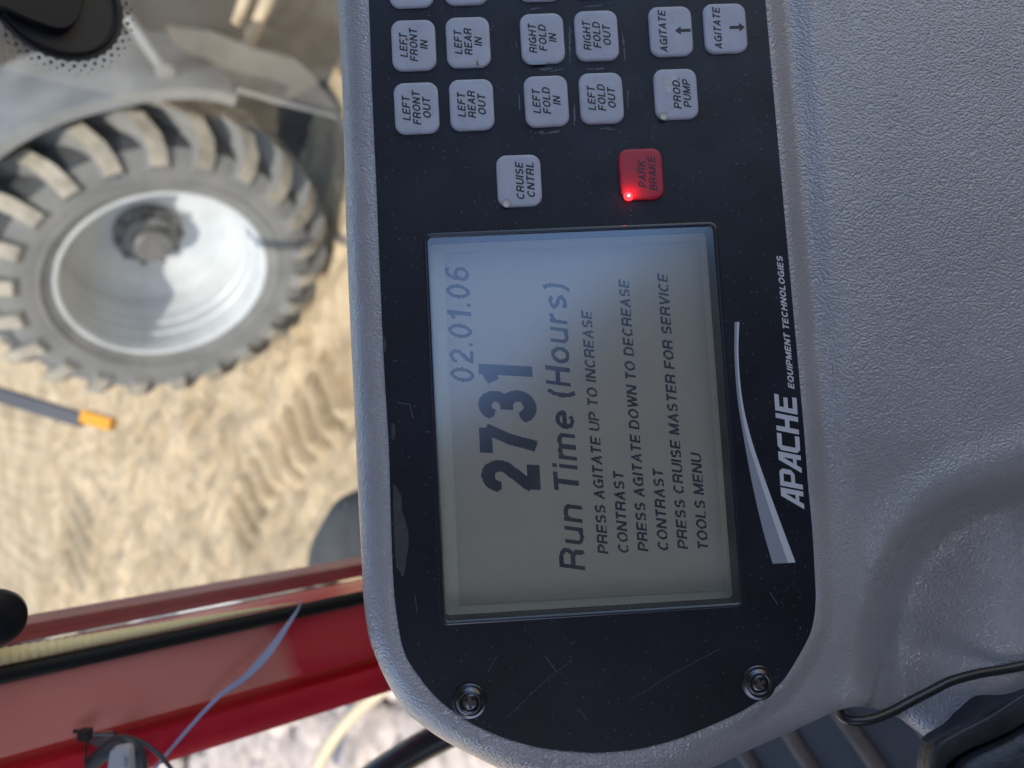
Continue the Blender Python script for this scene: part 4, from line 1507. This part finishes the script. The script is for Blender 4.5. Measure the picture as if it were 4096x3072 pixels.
tag(hs.build('cream_hose', M['hose']), 'cream ribbed hose curving behind the console', 'hose')
bp_ = [(1330, 3260), (1480, 3120), (1640, 3015), (1740, 2960), (1900, 2880)]
bs = MB()
bs.tube(spline([at_depth(x, y, 0.5) for x, y in bp_], 8), 0.0093, 14)
tag(bs.build('black_tube', M['cable']), 'thick black tube passing under the console edge', 'tube')

# ------------------------------------------------------------------ ribbon strap across the pillar
M['strap'] = plain('blue_grey_strap', (0.33, 0.36, 0.52), 0.45)
sp = [((520, 3190), 14), ((620, 3072), 16), ((740, 2930), 18), ((870, 2790), 23), ((972, 2716), 32), ((1045, 2643), 44), ((1100, 2575), 36), ((1150, 2500), 24), ((1190, 2440), 10), ((1205, 2400), 3)]
sb = MB()
Lp, Rp, Lb, Rb = [], [], [], []
c_ = spline([Vector((p[0], p[1], w * 0.72)) for p, w in sp], 5)
for i, q in enumerate(c_):
    a, b = c_[max(i - 1, 0)], c_[min(i + 1, len(c_) - 1)]
    dx, dy = b.x - a.x, b.y - a.y
    l = math.hypot(dx, dy)
    dep = 0.39 + 0.06 * i / len(c_)
    Lp.append(at_depth(q.x - dy / l * q.z / 2, q.y + dx / l * q.z / 2, dep))
    Rp.append(at_depth(q.x + dy / l * q.z / 2, q.y - dx / l * q.z / 2, dep))
Lb = [v + FWD * 0.0010 for v in Lp]
Rb = [v + FWD * 0.0010 for v in Rp]
sb.grid([[a, b, c, d] for a, b, c, d in zip(Lp, Rp, Rb, Lb)], closed_v=True)
tag(sb.build('ribbon_strap', M['strap'], smooth=False), 'thin blue grey ribbon strap stretched across the red pillar', 'strap')

# ------------------------------------------------------------------ coiled cable with plug and zip tie
DC = 0.385
M['loom'] = plain('black_loom', (0.055, 0.055, 0.064), 0.4)
M['boot'] = plain('grey_rubber_sleeve', (0.20, 0.20, 0.23), 0.38, var=0.3, scale=60)
M['plug'] = plain('grey_plug', (0.46, 0.45, 0.47), 0.45)
zc = lambda x, y: (x * 0.3165, 2700 + y * 0.3165)
cl = empty('cable_coil', at_depth(*zc(1350, 1300), DC))
tag(cl, 'coiled black cable with grey plug and zip tie below the red pillar', 'cable coil')
def ctube(name, pts_, w_z, mat, rib=0.0, dd=0.0, seg=14, n=10):
    b = MB()
    P_ = spline([at_depth(*zc(*p), DC + dd) - cl.location for p in pts_], n)
    r = w_z / 2 * 0.3165 / FPX * DC
    b.tube(P_, r, seg, rfun=lambda i: r * (1 + (rib if i % 4 < 2 else 0)))
    return b.build(name, mat, cl)
ctube('sleeve', [(700, 1700), (860, 1300), (960, 1090), (1120, 930), (1300, 850), (1420, 830)], 240, M['boot'], dd=0.004)
ctube('cable_loop', [(1180, 1180), (1260, 1010), (1400, 890), (1550, 830), (1690, 890), (1770, 1030), (1790, 1200), (1770, 1500)], 150, M['loom'])
ctube('ribbed_conduit', [(850, 1500), (1000, 1300), (1150, 1120), (1300, 1000), (1450, 930), (1560, 920)], 190, M['loom'], 0.13, dd=-0.003, n=16)
ctube('thin_wire', [(1690, 800), (1830, 870), (1960, 965), (2080, 1080), (2180, 1220), (2260, 1400)], 55, M['loom'], dd=0.006)
pg = MB()
pq = [(1400, 960), (1440, 925), (1600, 890), (1640, 910), (1662, 960), (1670, 1300), (1380, 1400), (1365, 1180)]
fp = [at_depth(*zc(*p), DC - 0.012) - cl.location for p in pq]
n = len(fp)
cenp = sum(fp, Vector()) / n
ins = [cenp + (v - cenp) * 0.92 - FWD * 0.0015 for v in fp]
bkp = [v + FWD * 0.003 for v in fp]
pg.grid([bkp, fp, ins], closed_v=True)
pg.f.append(tuple(range(2 * n, 3 * n))); pg.mi.append(0)
PLUG = pg.build('plug', M['plug'], cl, sharp=40)
pr = MB()
for k, xx in enumerate((1575, 1592, 1609)):
    for j in range(3):
        a = at_depth(*zc(xx - 4, 1030 + j * 45 + k * 9), DC - 0.0142) - cl.location
        b = at_depth(*zc(xx - 4, 1062 + j * 45 + k * 9), DC - 0.0142) - cl.location
        c = at_depth(*zc(xx + 4, 1062 + j * 45 + k * 9), DC - 0.0142) - cl.location
        d = at_depth(*zc(xx + 4, 1030 + j * 45 + k * 9), DC - 0.0142) - cl.location
        pr.add([a, b, c, d], [(0, 1, 2, 3)])
pr.build('moulded_print', M['loom'], PLUG, smooth=False)
zt = MB()
hc = at_depth(*zc(1075, 750), DC - 0.016) - cl.location
zt.box(hc, 0.0053, 0.0047, 0.0045, (-UPV, RGT, FWD))
zt.box(at_depth(*zc(970, 710), DC - 0.016) - cl.location, 0.003, 0.0015, 0.0015, (-UPV, RGT, FWD))
for a, b in (((1140, 742), (1440, 752)), ((1090, 820), (1078, 1110))):
    p, q = at_depth(*zc(*a), DC - 0.015) - cl.location, at_depth(*zc(*b), DC - 0.013) - cl.location
    zt.tube([p, p.lerp(q, 0.5), q], 0.00065, 8)
zt.build('zip_tie', M['cable'], cl, smooth=False)
